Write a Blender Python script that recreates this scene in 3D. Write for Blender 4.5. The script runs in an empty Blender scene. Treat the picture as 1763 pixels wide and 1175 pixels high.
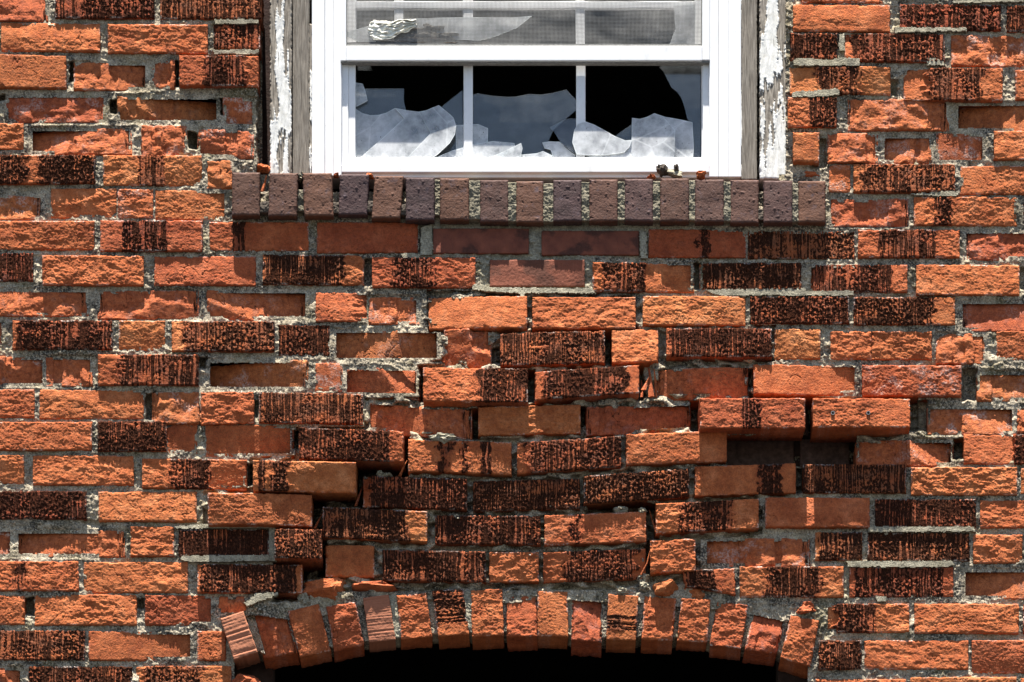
import bpy, bmesh, math, random
import numpy as np
from mathutils import Vector

# ------------------------------------------------------------------ camera, sky, sun, exposure
S = 0.00115                      # metres per photograph pixel on the wall plane
CX, CY = 881.5, 587.5
ZC = 5.05                        # height of the picture centre above the ground
D = 12.0                         # distance of the photographer from the wall
RISE = 3.45                      # the photographer stands this far below the picture centre
CAM = np.array([0.0, -D, ZC - RISE])

scn = bpy.context.scene
COL = scn.collection
cam_data = bpy.data.cameras.new('camera')
cam = bpy.data.objects.new('camera', cam_data)
COL.objects.link(cam)
cam.location = tuple(CAM)
cam.rotation_euler = (math.radians(90), 0, 0)
cam_data.sensor_width = 36
cam_data.lens = 36 * D / (1763 * S)
cam_data.shift_y = RISE / (1763 * S)
cam_data.clip_end = 500
scn.camera = cam

SUN_EL, SUN_AZ = math.radians(79.5), math.radians(8.0)      # steep, a little from the left
world = bpy.data.worlds.new('World')
scn.world = world
world.use_nodes = True
wn = world.node_tree
sky = wn.nodes.new('ShaderNodeTexSky')
sky.sky_type = 'NISHITA'
sky.sun_disc = False
sky.sun_elevation = SUN_EL
sky.sun_rotation = math.pi + SUN_AZ
wn.links.new(sky.outputs[0], wn.nodes['Background'].inputs[0])
wn.nodes['Background'].inputs[1].default_value = 0.055
sun_data = bpy.data.lights.new('sun', 'SUN')
sun_data.energy = 5.0
sun_data.angle = math.radians(0.5)
sun_data.color = (1.0, 0.95, 0.87)
sun = bpy.data.objects.new('sun', sun_data)
COL.objects.link(sun)
sdir = Vector((-math.sin(SUN_AZ) * math.cos(SUN_EL), -math.cos(SUN_AZ) * math.cos(SUN_EL), math.sin(SUN_EL)))
sun.rotation_euler = sdir.to_track_quat('Z', 'Y').to_euler()
sun.location = (0, -3, 9)
vs = scn.view_settings
vs.view_transform = 'Standard'
vs.look = 'None'
vs.exposure = 1.85
vs.gamma = 1

rng = np.random.default_rng(11)
random.seed(5)

# ------------------------------------------------------------------ helpers
def U(px, py, d):
    """point of the scene seen at photograph pixel (px, py), d metres in front of the wall plane"""
    px = np.asarray(px, float); py = np.asarray(py, float); d = np.asarray(d, float)
    k = (D - d) / D
    return np.stack([(px - CX) * S * k, -d + 0 * px, CAM[2] + (ZC + (CY - py) * S - CAM[2]) * k], -1)

def _hash(ix, iy, s):
    h = (ix.astype(np.int64) * 374761393 + iy.astype(np.int64) * 668265263 + int(s) * 1442695041) & 0xffffffff
    h = ((h ^ (h >> 13)) * 1274126177) & 0xffffffff
    return (h ^ (h >> 16)).astype(float) / 4294967296.0

def noise(x, y, s=0):
    x0 = np.floor(x); y0 = np.floor(y)
    fx = x - x0; fy = y - y0
    ux = fx * fx * fx * (fx * (fx * 6 - 15) + 10); uy = fy * fy * fy * (fy * (fy * 6 - 15) + 10)
    def g(i, j):
        a = _hash(x0 + i, y0 + j, s) * 6.2831853
        return np.cos(a) * (fx - i) + np.sin(a) * (fy - j)
    a = g(0, 0) * (1 - ux) + g(1, 0) * ux
    b = g(0, 1) * (1 - ux) + g(1, 1) * ux
    return (a * (1 - uy) + b * uy) * 1.5

def fbm(x, y, octv=4, s=0, gain=0.5):
    t = 0; a = 1.0
    for k in range(octv):
        t = t + a * noise(x, y, s + 17 * k)
        x = x * 2.03 + 3.1; y = y * 2.03 + 7.7; a *= gain
    return t

def sst(a, b, x):
    t = np.clip((x - a) / (b - a), 0, 1)
    return t * t * (3 - 2 * t)

def mesh_np(name, co, quads, mat, attr=None, back=None, smooth=True):
    me = bpy.data.meshes.new(name)
    nq = len(quads)
    li = np.asarray(quads, np.int32).ravel()
    starts = np.arange(nq, dtype=np.int32) * 4
    tot = np.full(nq, 4, np.int32)
    if back is not None:
        starts = np.append(starts, len(li)).astype(np.int32)
        tot = np.append(tot, len(back)).astype(np.int32)
        li = np.concatenate([li, np.asarray(back, np.int32)])
    me.vertices.add(len(co)); me.vertices.foreach_set('co', np.asarray(co, np.float32).ravel())
    me.loops.add(len(li)); me.loops.foreach_set('vertex_index', li)
    me.polygons.add(len(starts)); me.polygons.foreach_set('loop_start', starts)
    try: me.polygons.foreach_set('loop_total', tot)
    except Exception: pass
    if attr is not None:
        a = me.attributes.new('wear', 'FLOAT_COLOR', 'POINT')
        a.data.foreach_set('color', np.asarray(attr, np.float32).ravel())
    me.update(calc_edges=True)
    me.polygons.foreach_set('use_smooth', np.full(len(starts), smooth))
    me.materials.append(mat)
    return me

def link(name, me, parent=None, loc=None):
    o = bpy.data.objects.new(name, me)
    COL.objects.link(o)
    if loc is not None:
        o.location = loc
    if parent is not None:
        o.parent = parent
        o.matrix_parent_inverse = parent.matrix_world.inverted() if False else o.matrix_parent_inverse
    return o

def rel(me, p):
    """move mesh data so that its origin is point p"""
    me.transform(__import__('mathutils').Matrix.Translation(-Vector(p)))

def tag(o, label=None, cat=None, group=None, kind=None):
    if label: o['label'] = label
    if cat: o['category'] = cat
    if group: o['group'] = group
    if kind: o['kind'] = kind
    return o

def empty(name, loc, label, cat, group=None):
    o = bpy.data.objects.new(name, None)
    o.empty_display_size = 0.1
    o.location = tuple(loc)
    COL.objects.link(o)
    return tag(o, label, cat, group)

def put(name, me, parent):
    """child mesh given in world coordinates under an unrotated parent"""
    rel(me, parent.location)
    return link(name, me, parent)

# ------------------------------------------------------------------ materials
class N:
    def __init__(self, name):
        self.m = bpy.data.materials.new(name); self.m.use_nodes = True
        self.t = self.m.node_tree; self.b = self.t.nodes['Principled BSDF']
        self.out = self.t.nodes['Material Output']
        self.geo = self.t.nodes.new('ShaderNodeNewGeometry')
        self.pos = self.geo.outputs['Position']
    def n(self, typ, **kw):
        nd = self.t.nodes.new(typ)
        for k, v in kw.items(): setattr(nd, k, v)
        return nd
    def l(self, a, b): self.t.links.new(a, b)
    def scale(self, sx, sy, sz):
        mp = self.n('ShaderNodeMapping'); mp.inputs['Scale'].default_value = (sx, sy, sz)
        self.l(self.pos, mp.inputs[0]); return mp.outputs[0]
    def noise(self, sc, det=3, vec=None, rough=0.55):
        nd = self.n('ShaderNodeTexNoise'); nd.inputs['Scale'].default_value = sc
        nd.inputs['Detail'].default_value = det; nd.inputs['Roughness'].default_value = rough
        self.l(vec or self.pos, nd.inputs['Vector']); return nd.outputs['Fac']
    def ramp(self, fac, *stops):
        r = self.n('ShaderNodeValToRGB'); e = r.color_ramp.elements
        while len(e) < len(stops): e.new(0.5)
        for el, (p, c) in zip(e, stops):
            el.position = p
            el.color = (c, c, c, 1) if isinstance(c, (int, float)) else (*c, 1)
        self.l(fac, r.inputs[0]); return r.outputs[0]
    def mix(self, fac, a, b, mode='MIX'):
        m = self.n('ShaderNodeMix'); m.data_type = 'RGBA'; m.blend_type = mode
        for i, v in ((0, fac), (6, a), (7, b)):
            if isinstance(v, (int, float)): m.inputs[i].default_value = v if i == 0 else (v, v, v, 1)
            elif isinstance(v, tuple): m.inputs[i].default_value = (*v, 1)
            else: self.l(v, m.inputs[i])
        return m.outputs[2]
    def math(self, op, a, b=None, clamp=False):
        m = self.n('ShaderNodeMath'); m.operation = op; m.use_clamp = clamp
        for i, v in enumerate((a, b)):
            if v is None: continue
            if isinstance(v, (int, float)): m.inputs[i].default_value = v
            else: self.l(v, m.inputs[i])
        return m.outputs[0]
    def wear(self):
        a = self.n('ShaderNodeAttribute'); a.attribute_name = 'wear'
        s = self.n('ShaderNodeSeparateColor'); self.l(a.outputs['Color'], s.inputs[0])
        return s.outputs[0], s.outputs[1], s.outputs[2], a.outputs['Alpha']
    def bump(self, h, dist, strength=1.0, prev=None):
        b = self.n('ShaderNodeBump'); b.inputs['Distance'].default_value = dist
        b.inputs['Strength'].default_value = strength
        self.l(h, b.inputs['Height'])
        if prev: self.l(prev, b.inputs['Normal'])
        self.l(b.outputs[0], self.b.inputs['Normal']); return b.outputs[0]
    def fin(self, col, rough=0.85, spec=0.3):
        if isinstance(col, tuple): self.b.inputs['Base Color'].default_value = (*col, 1)
        else: self.l(col, self.b.inputs['Base Color'])
        if isinstance(rough, (int, float)): self.b.inputs['Roughness'].default_value = rough
        else: self.l(rough, self.b.inputs['Roughness'])
        self.b.inputs['Specular IOR Level'].default_value = spec
        return self.m

def mat_brick():
    k = N('fired_orange_clay')
    crust, tint, salt, spall = k.wear()
    n1 = k.noise(28, 4); n2 = k.noise(420, 3); n3 = k.noise(120, 4)
    base = k.ramp(n1, (0.3, (0.34, 0.088, 0.029)), (0.52, (0.465, 0.136, 0.046)), (0.72, (0.57, 0.20, 0.082)))
    deep = k.ramp(n1, (0.3, (0.25, 0.054, 0.020)), (0.7, (0.39, 0.096, 0.033)))
    base = k.mix(k.math('MINIMUM', tint, 1.0), base, deep)
    base = k.mix(k.math('MULTIPLY', k.math('SUBTRACT', tint, 0.85, True), 1.5, True), base, k.ramp(n3, (0.3, (0.12, 0.040, 0.022)), (0.7, (0.25, 0.078, 0.036))))
    base = k.mix(k.math('MULTIPLY', spall, 0.75), base, k.ramp(n3, (0.3, (0.30, 0.070, 0.027)), (0.7, (0.47, 0.135, 0.050))))
    base = k.mix(1.0, base, k.ramp(n2, (0.28, 0.68), (0.6, 1.1)), 'MULTIPLY')
    base = k.mix(1.0, base, k.ramp(n3, (0.3, 0.74), (0.62, 1.1)), 'MULTIPLY')
    # dark freckles scattered at random
    fr = k.ramp(k.noise(900, 2), (0.66, 0), (0.74, 1))
    base = k.mix(k.math('MULTIPLY', fr, 0.45), base, (0.06, 0.03, 0.02))
    # grey weather film
    gw = k.ramp(k.noise(55, 5), (0.56, 0), (0.75, 1))
    base = k.mix(k.math('MULTIPLY', k.math('MULTIPLY', gw, spall), 0.5), base, (0.30, 0.19, 0.15))
    dark = k.ramp(k.noise(380, 4, k.scale(1, 1, 0.6), 0.7), (0.38, (0.009, 0.006, 0.005)), (0.54, (0.032, 0.015, 0.010)), (0.70, (0.13, 0.046, 0.024)))
    rnd = k.n('ShaderNodeObjectInfo').outputs['Random']
    base = k.mix(k.ramp(rnd, (0.0, 0.55), (0.38, 0.0)), base, k.mix(1.0, base, (0.94, 1.22, 1.15), 'MULTIPLY'))
    base = k.mix(k.ramp(rnd, (0.62, 0.0), (1.0, 0.7)), base, k.mix(1.0, base, (0.80, 0.66, 0.80), 'MULTIPLY'))
    burn = k.math('MULTIPLY', k.math('SUBTRACT', tint, 0.85, True), 2.0, True)
    cmb = k.math('ADD', k.math('MULTIPLY', k.math('SUBTRACT', k.noise(300, 3, k.scale(1, 1, 0.09)), 0.5), 2.2), 0.16)
    crust = k.math('ADD', crust, k.math('MULTIPLY', burn, cmb))
    c = k.math('ADD', crust, k.math('MULTIPLY', k.math('SUBTRACT', k.noise(520, 3, k.scale(1, 1, 0.45), 0.7), 0.5), 1.35))
    c = k.ramp(c, (0.30, 0), (0.60, 1))
    col = k.mix(k.math('MULTIPLY', c, 0.93), base, dark)
    s = k.math('MULTIPLY', salt, k.ramp(k.noise(260, 4), (0.42, 0), (0.66, 1)))
    col = k.mix(s, col, (0.66, 0.58, 0.52))
    b1 = k.bump(k.noise(330, 4, None, 0.65), 0.0026, 0.85)
    k.bump(k.noise(1000, 2), 0.0009, 0.7, b1)
    m = k.fin(col, k.ramp(n3, (0.3, 0.75), (0.7, 0.95)), 0.16)
    k.l(k.math('MULTIPLY', k.math('SUBTRACT', 1.0, c), 0.16), k.b.inputs['Specular IOR Level'])
    return m

def mat_sill():
    k = N('dark_glazed_clay')
    crust, tint, salt, spall = k.wear()
    n1 = k.noise(45, 4)
    a = k.ramp(n1, (0.3, (0.088, 0.040, 0.025)), (0.7, (0.14, 0.066, 0.040)))
    b = k.ramp(n1, (0.3, (0.052, 0.031, 0.030)), (0.7, (0.090, 0.052, 0.050)))
    col = k.mix(tint, a, b)
    sp = k.ramp(k.noise(330, 2), (0.64, 0), (0.70, 1))
    col = k.mix(k.math('MULTIPLY', sp, 0.85), col, (0.03, 0.022, 0.025))
    col = k.mix(k.math('MULTIPLY', k.ramp(k.noise(70, 3), (0.6, 0), (0.75, 1)), 0.6), col, (0.09, 0.07, 0.085))
    col = k.mix(k.math('MULTIPLY', crust, k.ramp(k.noise(90, 4), (0.35, 0), (0.6, 1))), col, (0.02, 0.016, 0.016))
    b1 = k.bump(k.noise(260, 3), 0.0016, 0.6)
    k.bump(sp, 0.0012, 0.7, b1)
    return k.fin(col, k.ramp(k.noise(180, 2), (0.3, 0.6), (0.7, 0.85)), 0.2)

def mat_comb():
    k = N('combed_red_clay')
    crust, tint, salt, spall = k.wear()
    n1 = k.noise(40, 4)
    col = k.ramp(n1, (0.3, (0.12, 0.036, 0.022)), (0.7, (0.21, 0.064, 0.036)))
    col = k.mix(crust, col, k.ramp(k.noise(300, 3), (0.4, (0.035, 0.016, 0.012)), (0.7, (0.08, 0.03, 0.02))))
    col = k.mix(tint, col, (0.36, 0.14, 0.075))
    col = k.mix(k.math('MULTIPLY', k.ramp(k.noise(700, 2), (0.6, 0), (0.7, 1)), 0.6), col, (0.04, 0.024, 0.02))
    k.bump(k.noise(500, 3), 0.0012, 0.5)
    return k.fin(col, 0.85, 0.25)

def mat_mortar(name, light, stain=1.0, moss=1.0, grain=(0.38, 1.25)):
    k = N(name)
    crust, tint, salt, spall = k.wear()
    n1 = k.noise(60, 5); n2 = k.noise(330, 4, None, 0.7)
    col = k.ramp(n1, (0.3, tuple(0.62 * c for c in light)), (0.55, light), (0.75, tuple(min(0.8, 1.3 * c) for c in light)))
    col = k.mix(1.0, col, k.ramp(n2, (0.36, grain[0]), (0.62, grain[1])), 'MULTIPLY')
    st = k.ramp(k.math('ADD', k.noise(26, 6, None, 0.68), k.math('MULTIPLY', k.math('SUBTRACT', crust, 0.5), 0.35)), (0.45, 0), (0.57, 1))
    fine = k.ramp(k.noise(260, 4), (0.38, 0), (0.55, 1))
    col = k.mix(k.math('MULTIPLY', k.math('MULTIPLY', st, fine), 0.9 * stain), col, (0.028, 0.026, 0.024))
    mo = k.ramp(k.noise(14, 4), (0.5, 0), (0.66, 1))
    col = k.mix(k.math('MULTIPLY', mo, 0.3 * moss), col, (0.20, 0.165, 0.055))
    col = k.mix(k.math('MULTIPLY', k.ramp(k.noise(300, 1), (0.68, 0), (0.73, 1)), 0.6 * stain), col, (0.62, 0.6, 0.55))
    b1 = k.bump(n2, 0.0034, 0.9)
    return k.fin(col, 0.95, 0.15)

def mat_paintwood():
    k = N('peeling_white_paint')
    wood, tint, salt, spall = k.wear()
    g = k.noise(40, 5, k.scale(14, 14, 0.8))
    w = k.ramp(g, (0.3, (0.07, 0.058, 0.045)), (0.5, (0.22, 0.19, 0.155)), (0.7, (0.40, 0.36, 0.30)))
    pnt = k.ramp(k.noise(60, 4), (0.3, (0.58, 0.57, 0.53)), (0.7, (0.76, 0.75, 0.72)))
    pnt = k.mix(k.math('MULTIPLY', k.ramp(k.noise(35, 6, k.scale(2, 2, 1)), (0.55, 0), (0.7, 1)), 0.35), pnt, (0.40, 0.35, 0.26))
    c = k.ramp(k.math('ADD', wood, k.math('MULTIPLY', k.math('SUBTRACT', k.noise(500, 3), 0.5), 0.5)), (0.45, 0), (0.55, 1))
    col = k.mix(c, pnt, w)
    cr = k.ramp(k.noise(130, 4, k.scale(3, 3, 0.25)), (0.63, 0), (0.68, 1))
    col = k.mix(k.math('MULTIPLY', cr, 0.7), col, (0.05, 0.045, 0.04))
    k.bump(g, 0.002, 0.6)
    return k.fin(col, 0.8, 0.25)

def mat_greywood():
    k = N('bare_grey_wood')
    g = k.noise(70, 5, k.scale(10, 10, 0.35))
    col = k.ramp(g, (0.3, (0.085, 0.07, 0.055)), (0.5, (0.20, 0.175, 0.145)), (0.72, (0.33, 0.295, 0.25)))
    k.bump(g, 0.002, 0.7)
    return k.fin(col, 0.9, 0.2)

def mat_vinyl():
    k = N('white_vinyl')
    n = k.noise(30, 5)
    col = k.ramp(n, (0.3, (0.68, 0.685, 0.69)), (0.7, (0.75, 0.75, 0.75)))
    d = k.ramp(k.noise(55, 6, k.scale(1, 1, 0.35)), (0.60, 0), (0.74, 1))
    col = k.mix(k.math('MULTIPLY', d, 0.25), col, (0.36, 0.34, 0.29))
    sp = k.ramp(k.noise(420, 2), (0.70, 0), (0.74, 1))
    col = k.mix(k.math('MULTIPLY', sp, 0.5), col, (0.15, 0.13, 0.11))
    k.bump(k.noise(20, 2), 0.001, 0.3)
    return k.fin(col, 0.42, 0.45)

def mat_plain(name, col, rough=0.8, var=0.3, sc=60, spec=0.3, bump=0.001):
    k = N(name)
    n = k.noise(sc, 4)
    c = k.ramp(n, (0.3, tuple(v * (1 - var) for v in col)), (0.7, tuple(min(0.85, v * (1 + var)) for v in col)))
    if bump: k.bump(k.noise(sc * 4, 4), bump, 0.8)
    return k.fin(c, rough, spec)

def mat_glass(name, dust, tint=(0.72, 0.76, 0.80)):
    k = N(name)
    t = k.n('ShaderNodeBsdfTransparent'); t.inputs[0].default_value = (0.9, 0.93, 0.93, 1)
    g = k.n('ShaderNodeBsdfGlossy'); g.inputs['Roughness'].default_value = 0.02
    f = k.n('ShaderNodeFresnel'); f.inputs[0].default_value = 1.55
    m1 = k.n('ShaderNodeMixShader')
    k.l(f.outputs[0], m1.inputs[0]); k.l(t.outputs[0], m1.inputs[1]); k.l(g.outputs[0], m1.inputs[2])
    df = k.n('ShaderNodeBsdfDiffuse'); df.inputs[0].default_value = (*tint, 1)
    tl = k.n('ShaderNodeBsdfTranslucent'); tl.inputs[0].default_value = (*tint, 1)
    m0 = k.n('ShaderNodeMixShader'); m0.inputs[0].default_value = 0.35
    k.l(df.outputs[0], m0.inputs[1]); k.l(tl.outputs[0], m0.inputs[2])
    d = k.ramp(k.math('ADD', k.math('MULTIPLY', k.noise(16, 6, None, 0.6), 0.6), k.math('MULTIPLY', k.noise(60, 4, None, 0.6), 0.4)), (0.36, dust * 0.3), (0.62, min(1.0, dust * 1.15)))
    spd = k.ramp(k.noise(300, 2), (0.69, 0), (0.73, 1))
    for nd in (df, tl): k.l(k.mix(spd, tint, (0.12, 0.11, 0.10)), nd.inputs[0])
    spk = k.ramp(k.noise(350, 2), (0.70, 0), (0.74, 1))
    m2 = k.n('ShaderNodeMixShader')
    k.l(d, m2.inputs[0]); k.l(m1.outputs[0], m2.inputs[1]); k.l(m0.outputs[0], m2.inputs[2])
    vo = k.n('ShaderNodeTexVoronoi'); vo.feature = 'DISTANCE_TO_EDGE'; vo.inputs['Scale'].default_value = 8
    k.l(k.pos, vo.inputs['Vector'])
    crk = k.n('ShaderNodeBsdfDiffuse'); crk.inputs[0].default_value = (0.9, 0.92, 0.92, 1)
    m3 = k.n('ShaderNodeMixShader')
    k.l(k.ramp(vo.outputs['Distance'], (0.004, 0.22 if dust > .5 else 0.0), (0.010, 0.0)), m3.inputs[0])
    k.l(m2.outputs[0], m3.inputs[1]); k.l(crk.outputs[0], m3.inputs[2])
    m4 = k.n('ShaderNodeMixShader')
    k.l(k.math('MULTIPLY', f.outputs[0], d), m4.inputs[0]); k.l(m3.outputs[0], m4.inputs[1]); k.l(g.outputs[0], m4.inputs[2])
    k.l(m4.outputs[0], k.out.inputs[0])
    return k.m

def mat_screen():
    k = N('insect_screen')
    # woven wires of 1.5 mm pitch
    w = []
    for ax in ('X', 'Z'):
        wv = k.n('ShaderNodeTexWave'); wv.bands_direction = ax; wv.wave_profile = 'SIN'
        wv.inputs['Scale'].default_value = 2 * math.pi / 0.0026 / 20.0
        wv.inputs['Distortion'].default_value = 0.0
        mp = k.n('ShaderNodeMapping')
        n = k.n('ShaderNodeTexNoise'); n.inputs['Scale'].default_value = 3.0
        k.l(k.pos, n.inputs['Vector'])
        ad = k.n('ShaderNodeVectorMath'); ad.operation = 'MULTIPLY_ADD'
        ad.inputs[1].default_value = (0.012, 0.012, 0.012)
        k.l(n.outputs['Color'], ad.inputs[0]); k.l(k.pos, ad.inputs[2])
        k.l(ad.outputs[0], wv.inputs['Vector'])
        w.append(k.ramp(wv.outputs['Fac'], (0.66, 0), (0.84, 1)))
    a = k.math('MAXIMUM', w[0], w[1])
    dirt = k.ramp(k.noise(9, 5), (0.4, 0.0), (0.75, 0.14))
    a = k.math('MAXIMUM', a, dirt)
    t = k.n('ShaderNodeBsdfTransparent'); d = k.n('ShaderNodeBsdfDiffuse')
    k.l(k.ramp(k.noise(25, 4), (0.3, (0.13, 0.13, 0.127)), (0.7, (0.25, 0.245, 0.235))), d.inputs[0])
    m = k.n('ShaderNodeMixShader')
    k.l(a, m.inputs[0]); k.l(t.outputs[0], m.inputs[1]); k.l(d.outputs[0], m.inputs[2])
    k.l(m.outputs[0], k.out.inputs[0])
    return k.m

M_BRICK = mat_brick(); M_SILL = mat_sill(); M_COMB = mat_comb()
M_MORTAR = mat_mortar('weathered_mortar', (0.46, 0.39, 0.285))
M_POINT = mat_mortar('fresh_grey_pointing', (0.36, 0.325, 0.24), 0.25, 0.4, (0.55, 1.15))
M_SILLM = mat_mortar('grimy_sill_mortar', (0.23, 0.205, 0.15), 0.3, 0.35, (0.68, 1.1)); M_PAINT = mat_paintwood(); M_WOOD = mat_greywood(); M_VINYL = mat_vinyl()
M_CLEAR = mat_glass('clear_window_glass', 0.10); M_DUSTY = mat_glass('dusty_broken_glass', 0.8, (0.70, 0.715, 0.73))
M_SCREEN = mat_screen(); M_RIM = mat_glass('painted_edge_glint', 1.0, (0.86, 0.90, 0.90))  # pale diffuse rim: the glint of the glass edges put into colour
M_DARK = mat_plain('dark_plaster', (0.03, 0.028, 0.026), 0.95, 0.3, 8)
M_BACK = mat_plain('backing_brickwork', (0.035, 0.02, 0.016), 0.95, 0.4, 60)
M_GROUND = mat_plain('asphalt_ground', (0.034, 0.032, 0.03), 0.95, 0.3, 6)
M_CLOTH = mat_plain('dirty_cloth', (0.72, 0.68, 0.60), 0.9, 0.25, 90)
M_LITTER = mat_plain('dark_litter', (0.07, 0.055, 0.042), 0.95, 0.6, 300)
M_METAL = mat_plain('dull_steel', (0.16, 0.165, 0.17), 0.4, 0.2, 300, 0.5)
M_SEAL = mat_plain('grey_gasket_and_shade', (0.16, 0.16, 0.15), 0.7, 0.3, 200)

# ------------------------------------------------------------------ wall surface (metres in front of the plane)
def bulge(px, py):
    px = np.asarray(px, float); py = np.asarray(py, float)
    a = np.interp(py, [480, 690, 780, 1010, 1110], [0, 24, 22, -5, -1]) * 1e-3
    g = np.exp(-((px - 890) / 270.0) ** 2)
    return a * g + 0.004 * noise(px / 330, py / 260, 5)

# ------------------------------------------------------------------ one weathered block (brick, voussoir, board ...)
def block(name, quad, kind, prot, mat, bands=None, seed=0, step=0.0013, thick=0.095, tone=None, salt=0.0, edge=1.0, pitch=None):
    """quad: photograph pixels TL, TR, BR, BL of the front face; prot: mm in front of the wall"""
    r = np.random.default_rng(seed)
    q = np.array(quad, float)
    if prot < 0 and kind in 'PQR' and prot > -50: prot *= .2
    if pitch is None: pitch = r.normal(0.05 if kind in 'PQ' else 0.006, 0.028)
    hh = (q[3, 1] + q[2, 1] - q[0, 1] - q[1, 1]) / 2 * S
    if kind in 'RSMPQB':
        cq = q.mean(0); ext = np.abs(q - cq); q = cq + np.sign(q - cq) * (ext + (2.3 if name == 'voussoir' else 1.3))
    dep = bulge(q[:, 0], q[:, 1]) + prot * 1e-3 + np.array([-.5, -.5, .5, .5]) * pitch * hh + r.normal(0, .0007, 4)
    P = U(q[:, 0], q[:, 1], dep)
    L = np.linalg.norm(P[1] - P[0] + P[2] - P[3]) / 2
    H = np.linalg.norm(P[3] - P[0] + P[2] - P[1]) / 2
    nu = max(6, int(L / step)); nv = max(6, int(H / step))
    s, t = np.meshgrid(np.linspace(0, 1, nu + 1), np.linspace(0, 1, nv + 1))
    ox, oy = r.uniform(0, 900, 2)
    u, v = s * L, t * H
    X, Y = u + ox, v + oy
    # ragged outline
    e = edge * 0.001
    jl = e * (0.6 + 1.2 * np.abs(fbm(Y[:, :1] * 70, Y[:, :1] * 0 + ox, 3, 1)))
    jr = e * (0.6 + 1.2 * np.abs(fbm(Y[:, :1] * 70, Y[:, :1] * 0 + oy, 3, 2)))
    jt = e * (0.5 + 1.2 * np.abs(fbm(X[:1] * 60, X[:1] * 0 + ox, 3, 3)))
    jb = e * (0.5 + 1.2 * np.abs(fbm(X[:1] * 60, X[:1] * 0 + oy, 3, 4)))
    s2 = (jl + s * (L - jl - jr)) / L
    t2 = (jt + t * (H - jt - jb)) / H
    u, v = s2 * L, t2 * H; X, Y = u + ox, v + oy
    de = np.minimum(np.minimum(u - jl, L - jr - u), np.minimum(v - jt, H - jb - v))
    crust = np.zeros_like(u); saltm = np.zeros_like(u); spall = np.zeros_like(u)
    tn = np.full_like(u, r.uniform(0, .75) if tone is None else tone)
    lo = fbm(X * 22, Y * 28, 2, 21)
    if kind in 'RSMB':
        # rock-faced clay: broad facets broken by small scarps, with a gritty skin
        f = fbm(X * 42 + .3 * noise(X * 90, Y * 90, 30), Y * 60, 5, 31, .6)
        ter = np.floor(f * 3.0 + 40) - 40 + sst(.62, .98, (f * 3.0) % 1.0)
        rid = 1 - np.abs(fbm(X * 75, Y * 110, 4, 33, .62)) * 2
        amp = r.uniform(.35, 1.5)
        h = amp * (0.0009 * lo + 0.0004 * f + 0.0005 * ter / 1.6 + .00035 * rid)
        grit = .55 + .9 * sst(-.5, .5, fbm(X * 30, Y * 40, 2, 43))
        hg = grit * r.choice([.45, .8, 1.0, 1.15]) * (0.00042 * fbm(X * 150, Y * 200, 4, 41, .7) + .0003 * noise(X * 330, Y * 330, 45))
        # a flat sheared-off facet on some
        for _ in range(r.integers(0, 3)):
            cx, cy = r.uniform(0, L), r.uniform(0, H); a = r.uniform(0, 6.28)
            pl = ((u - cx) * math.cos(a) + (v - cy) * math.sin(a) * 1.5) * r.uniform(.05, .11)
            h = np.minimum(h, h * .45 + .0008 - pl - 0.0002)
        h = h + hg
        if kind in 'SM':
            bd = bands or [(0.0, 1.0)]
            w = np.zeros_like(u)
            for (a, b) in bd:
                sf = r.choice([.01, .03, .05]); ea = 1.6 * sf * fbm(X * 30, Y * 60, 3, 77); aa = s2 + ea
                w = np.maximum(w, (sst(a - sf, a + sf, aa) if a > 0.001 else 1) * (1 - sst(b - sf, b + sf, aa) if b < .999 else 1))
            per = r.uniform(240, 380)
            wob = X * per + .5 * fbm(X * 40, Y * 25, 2, 51)
            comb = 1.25 * noise(wob, Y * 5, 52) + .6 * noise(wob * 2.1, Y * 12, 53)
            pit = fbm(X * 190, Y * 150, 3, 54, .6)
            rag = sst(-.25, .5, fbm(X * 20, Y * 14, 3, 55) + r.uniform(-.1, .5))
            g = comb * (1 - .45 * rag) + pit * (.2 + .65 * rag)
            lump = sst(-.12, .22, g)
            h = h * (1 - .8 * w) + w * (0.0021 * lump - 0.0008 + 0.00035 * fbm(X * 260, Y * 200, 2, 56))
            cover = r.uniform(.0, .34)
            blot = fbm(X * 16, Y * 30, 3, 57)
            crust = w * sst(-.12, .38, .12 + cover - g * .75 + .4 * blot)  # black fire skin, with the shade of the pits painted in the same tone
            tn = np.clip(tn * (1 - w) + w * (1.15 + .45 * np.clip(fbm(X * 25, Y * 40, 3, 58), -1, 1)), 0, 1.6)
        if kind == 'B':
            h -= 0.012 * sst(.62, 1.0, s2 + .1 * fbm(Y * 60, X * 30, 3, 61))
    elif kind in 'PQ':
        # spalled face: skin gone, smooth hollows, core-hole channels, splintery laminations at the ends
        f = fbm(X * 30, Y * 40, 4, 31, .5)
        h = 0.0026 * lo + 0.0022 * f + 0.00042 * fbm(X * 190, Y * 240, 3, 41, .68)
        n = r.integers(1, 4)
        for c in np.sort(r.uniform(.12, .8, n)):
            wch = r.uniform(.006, .011)
            x = (u - c * L + .0025 * fbm(Y * 50, Y * 0 + ox, 2, 62)) / wch
            if kind == 'Q': h -= np.where(np.abs(x) < 1, 0.0062 * np.sqrt(np.clip(1 - x * x, 0, 1)), 0)
            else: h += 0.0042 * (sst(-.2, .2, x) - .5) * r.choice([-1, 1])
        en = np.maximum(sst(.86, .95, s2 + .03 * f), (1 - sst(.04, .1, s2 + .03 * f)) * r.integers(0, 2))
        lam = fbm(X * 260, Y * 16, 3, 63, .6)
        h += en * (0.0034 * lam - 0.003)
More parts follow.
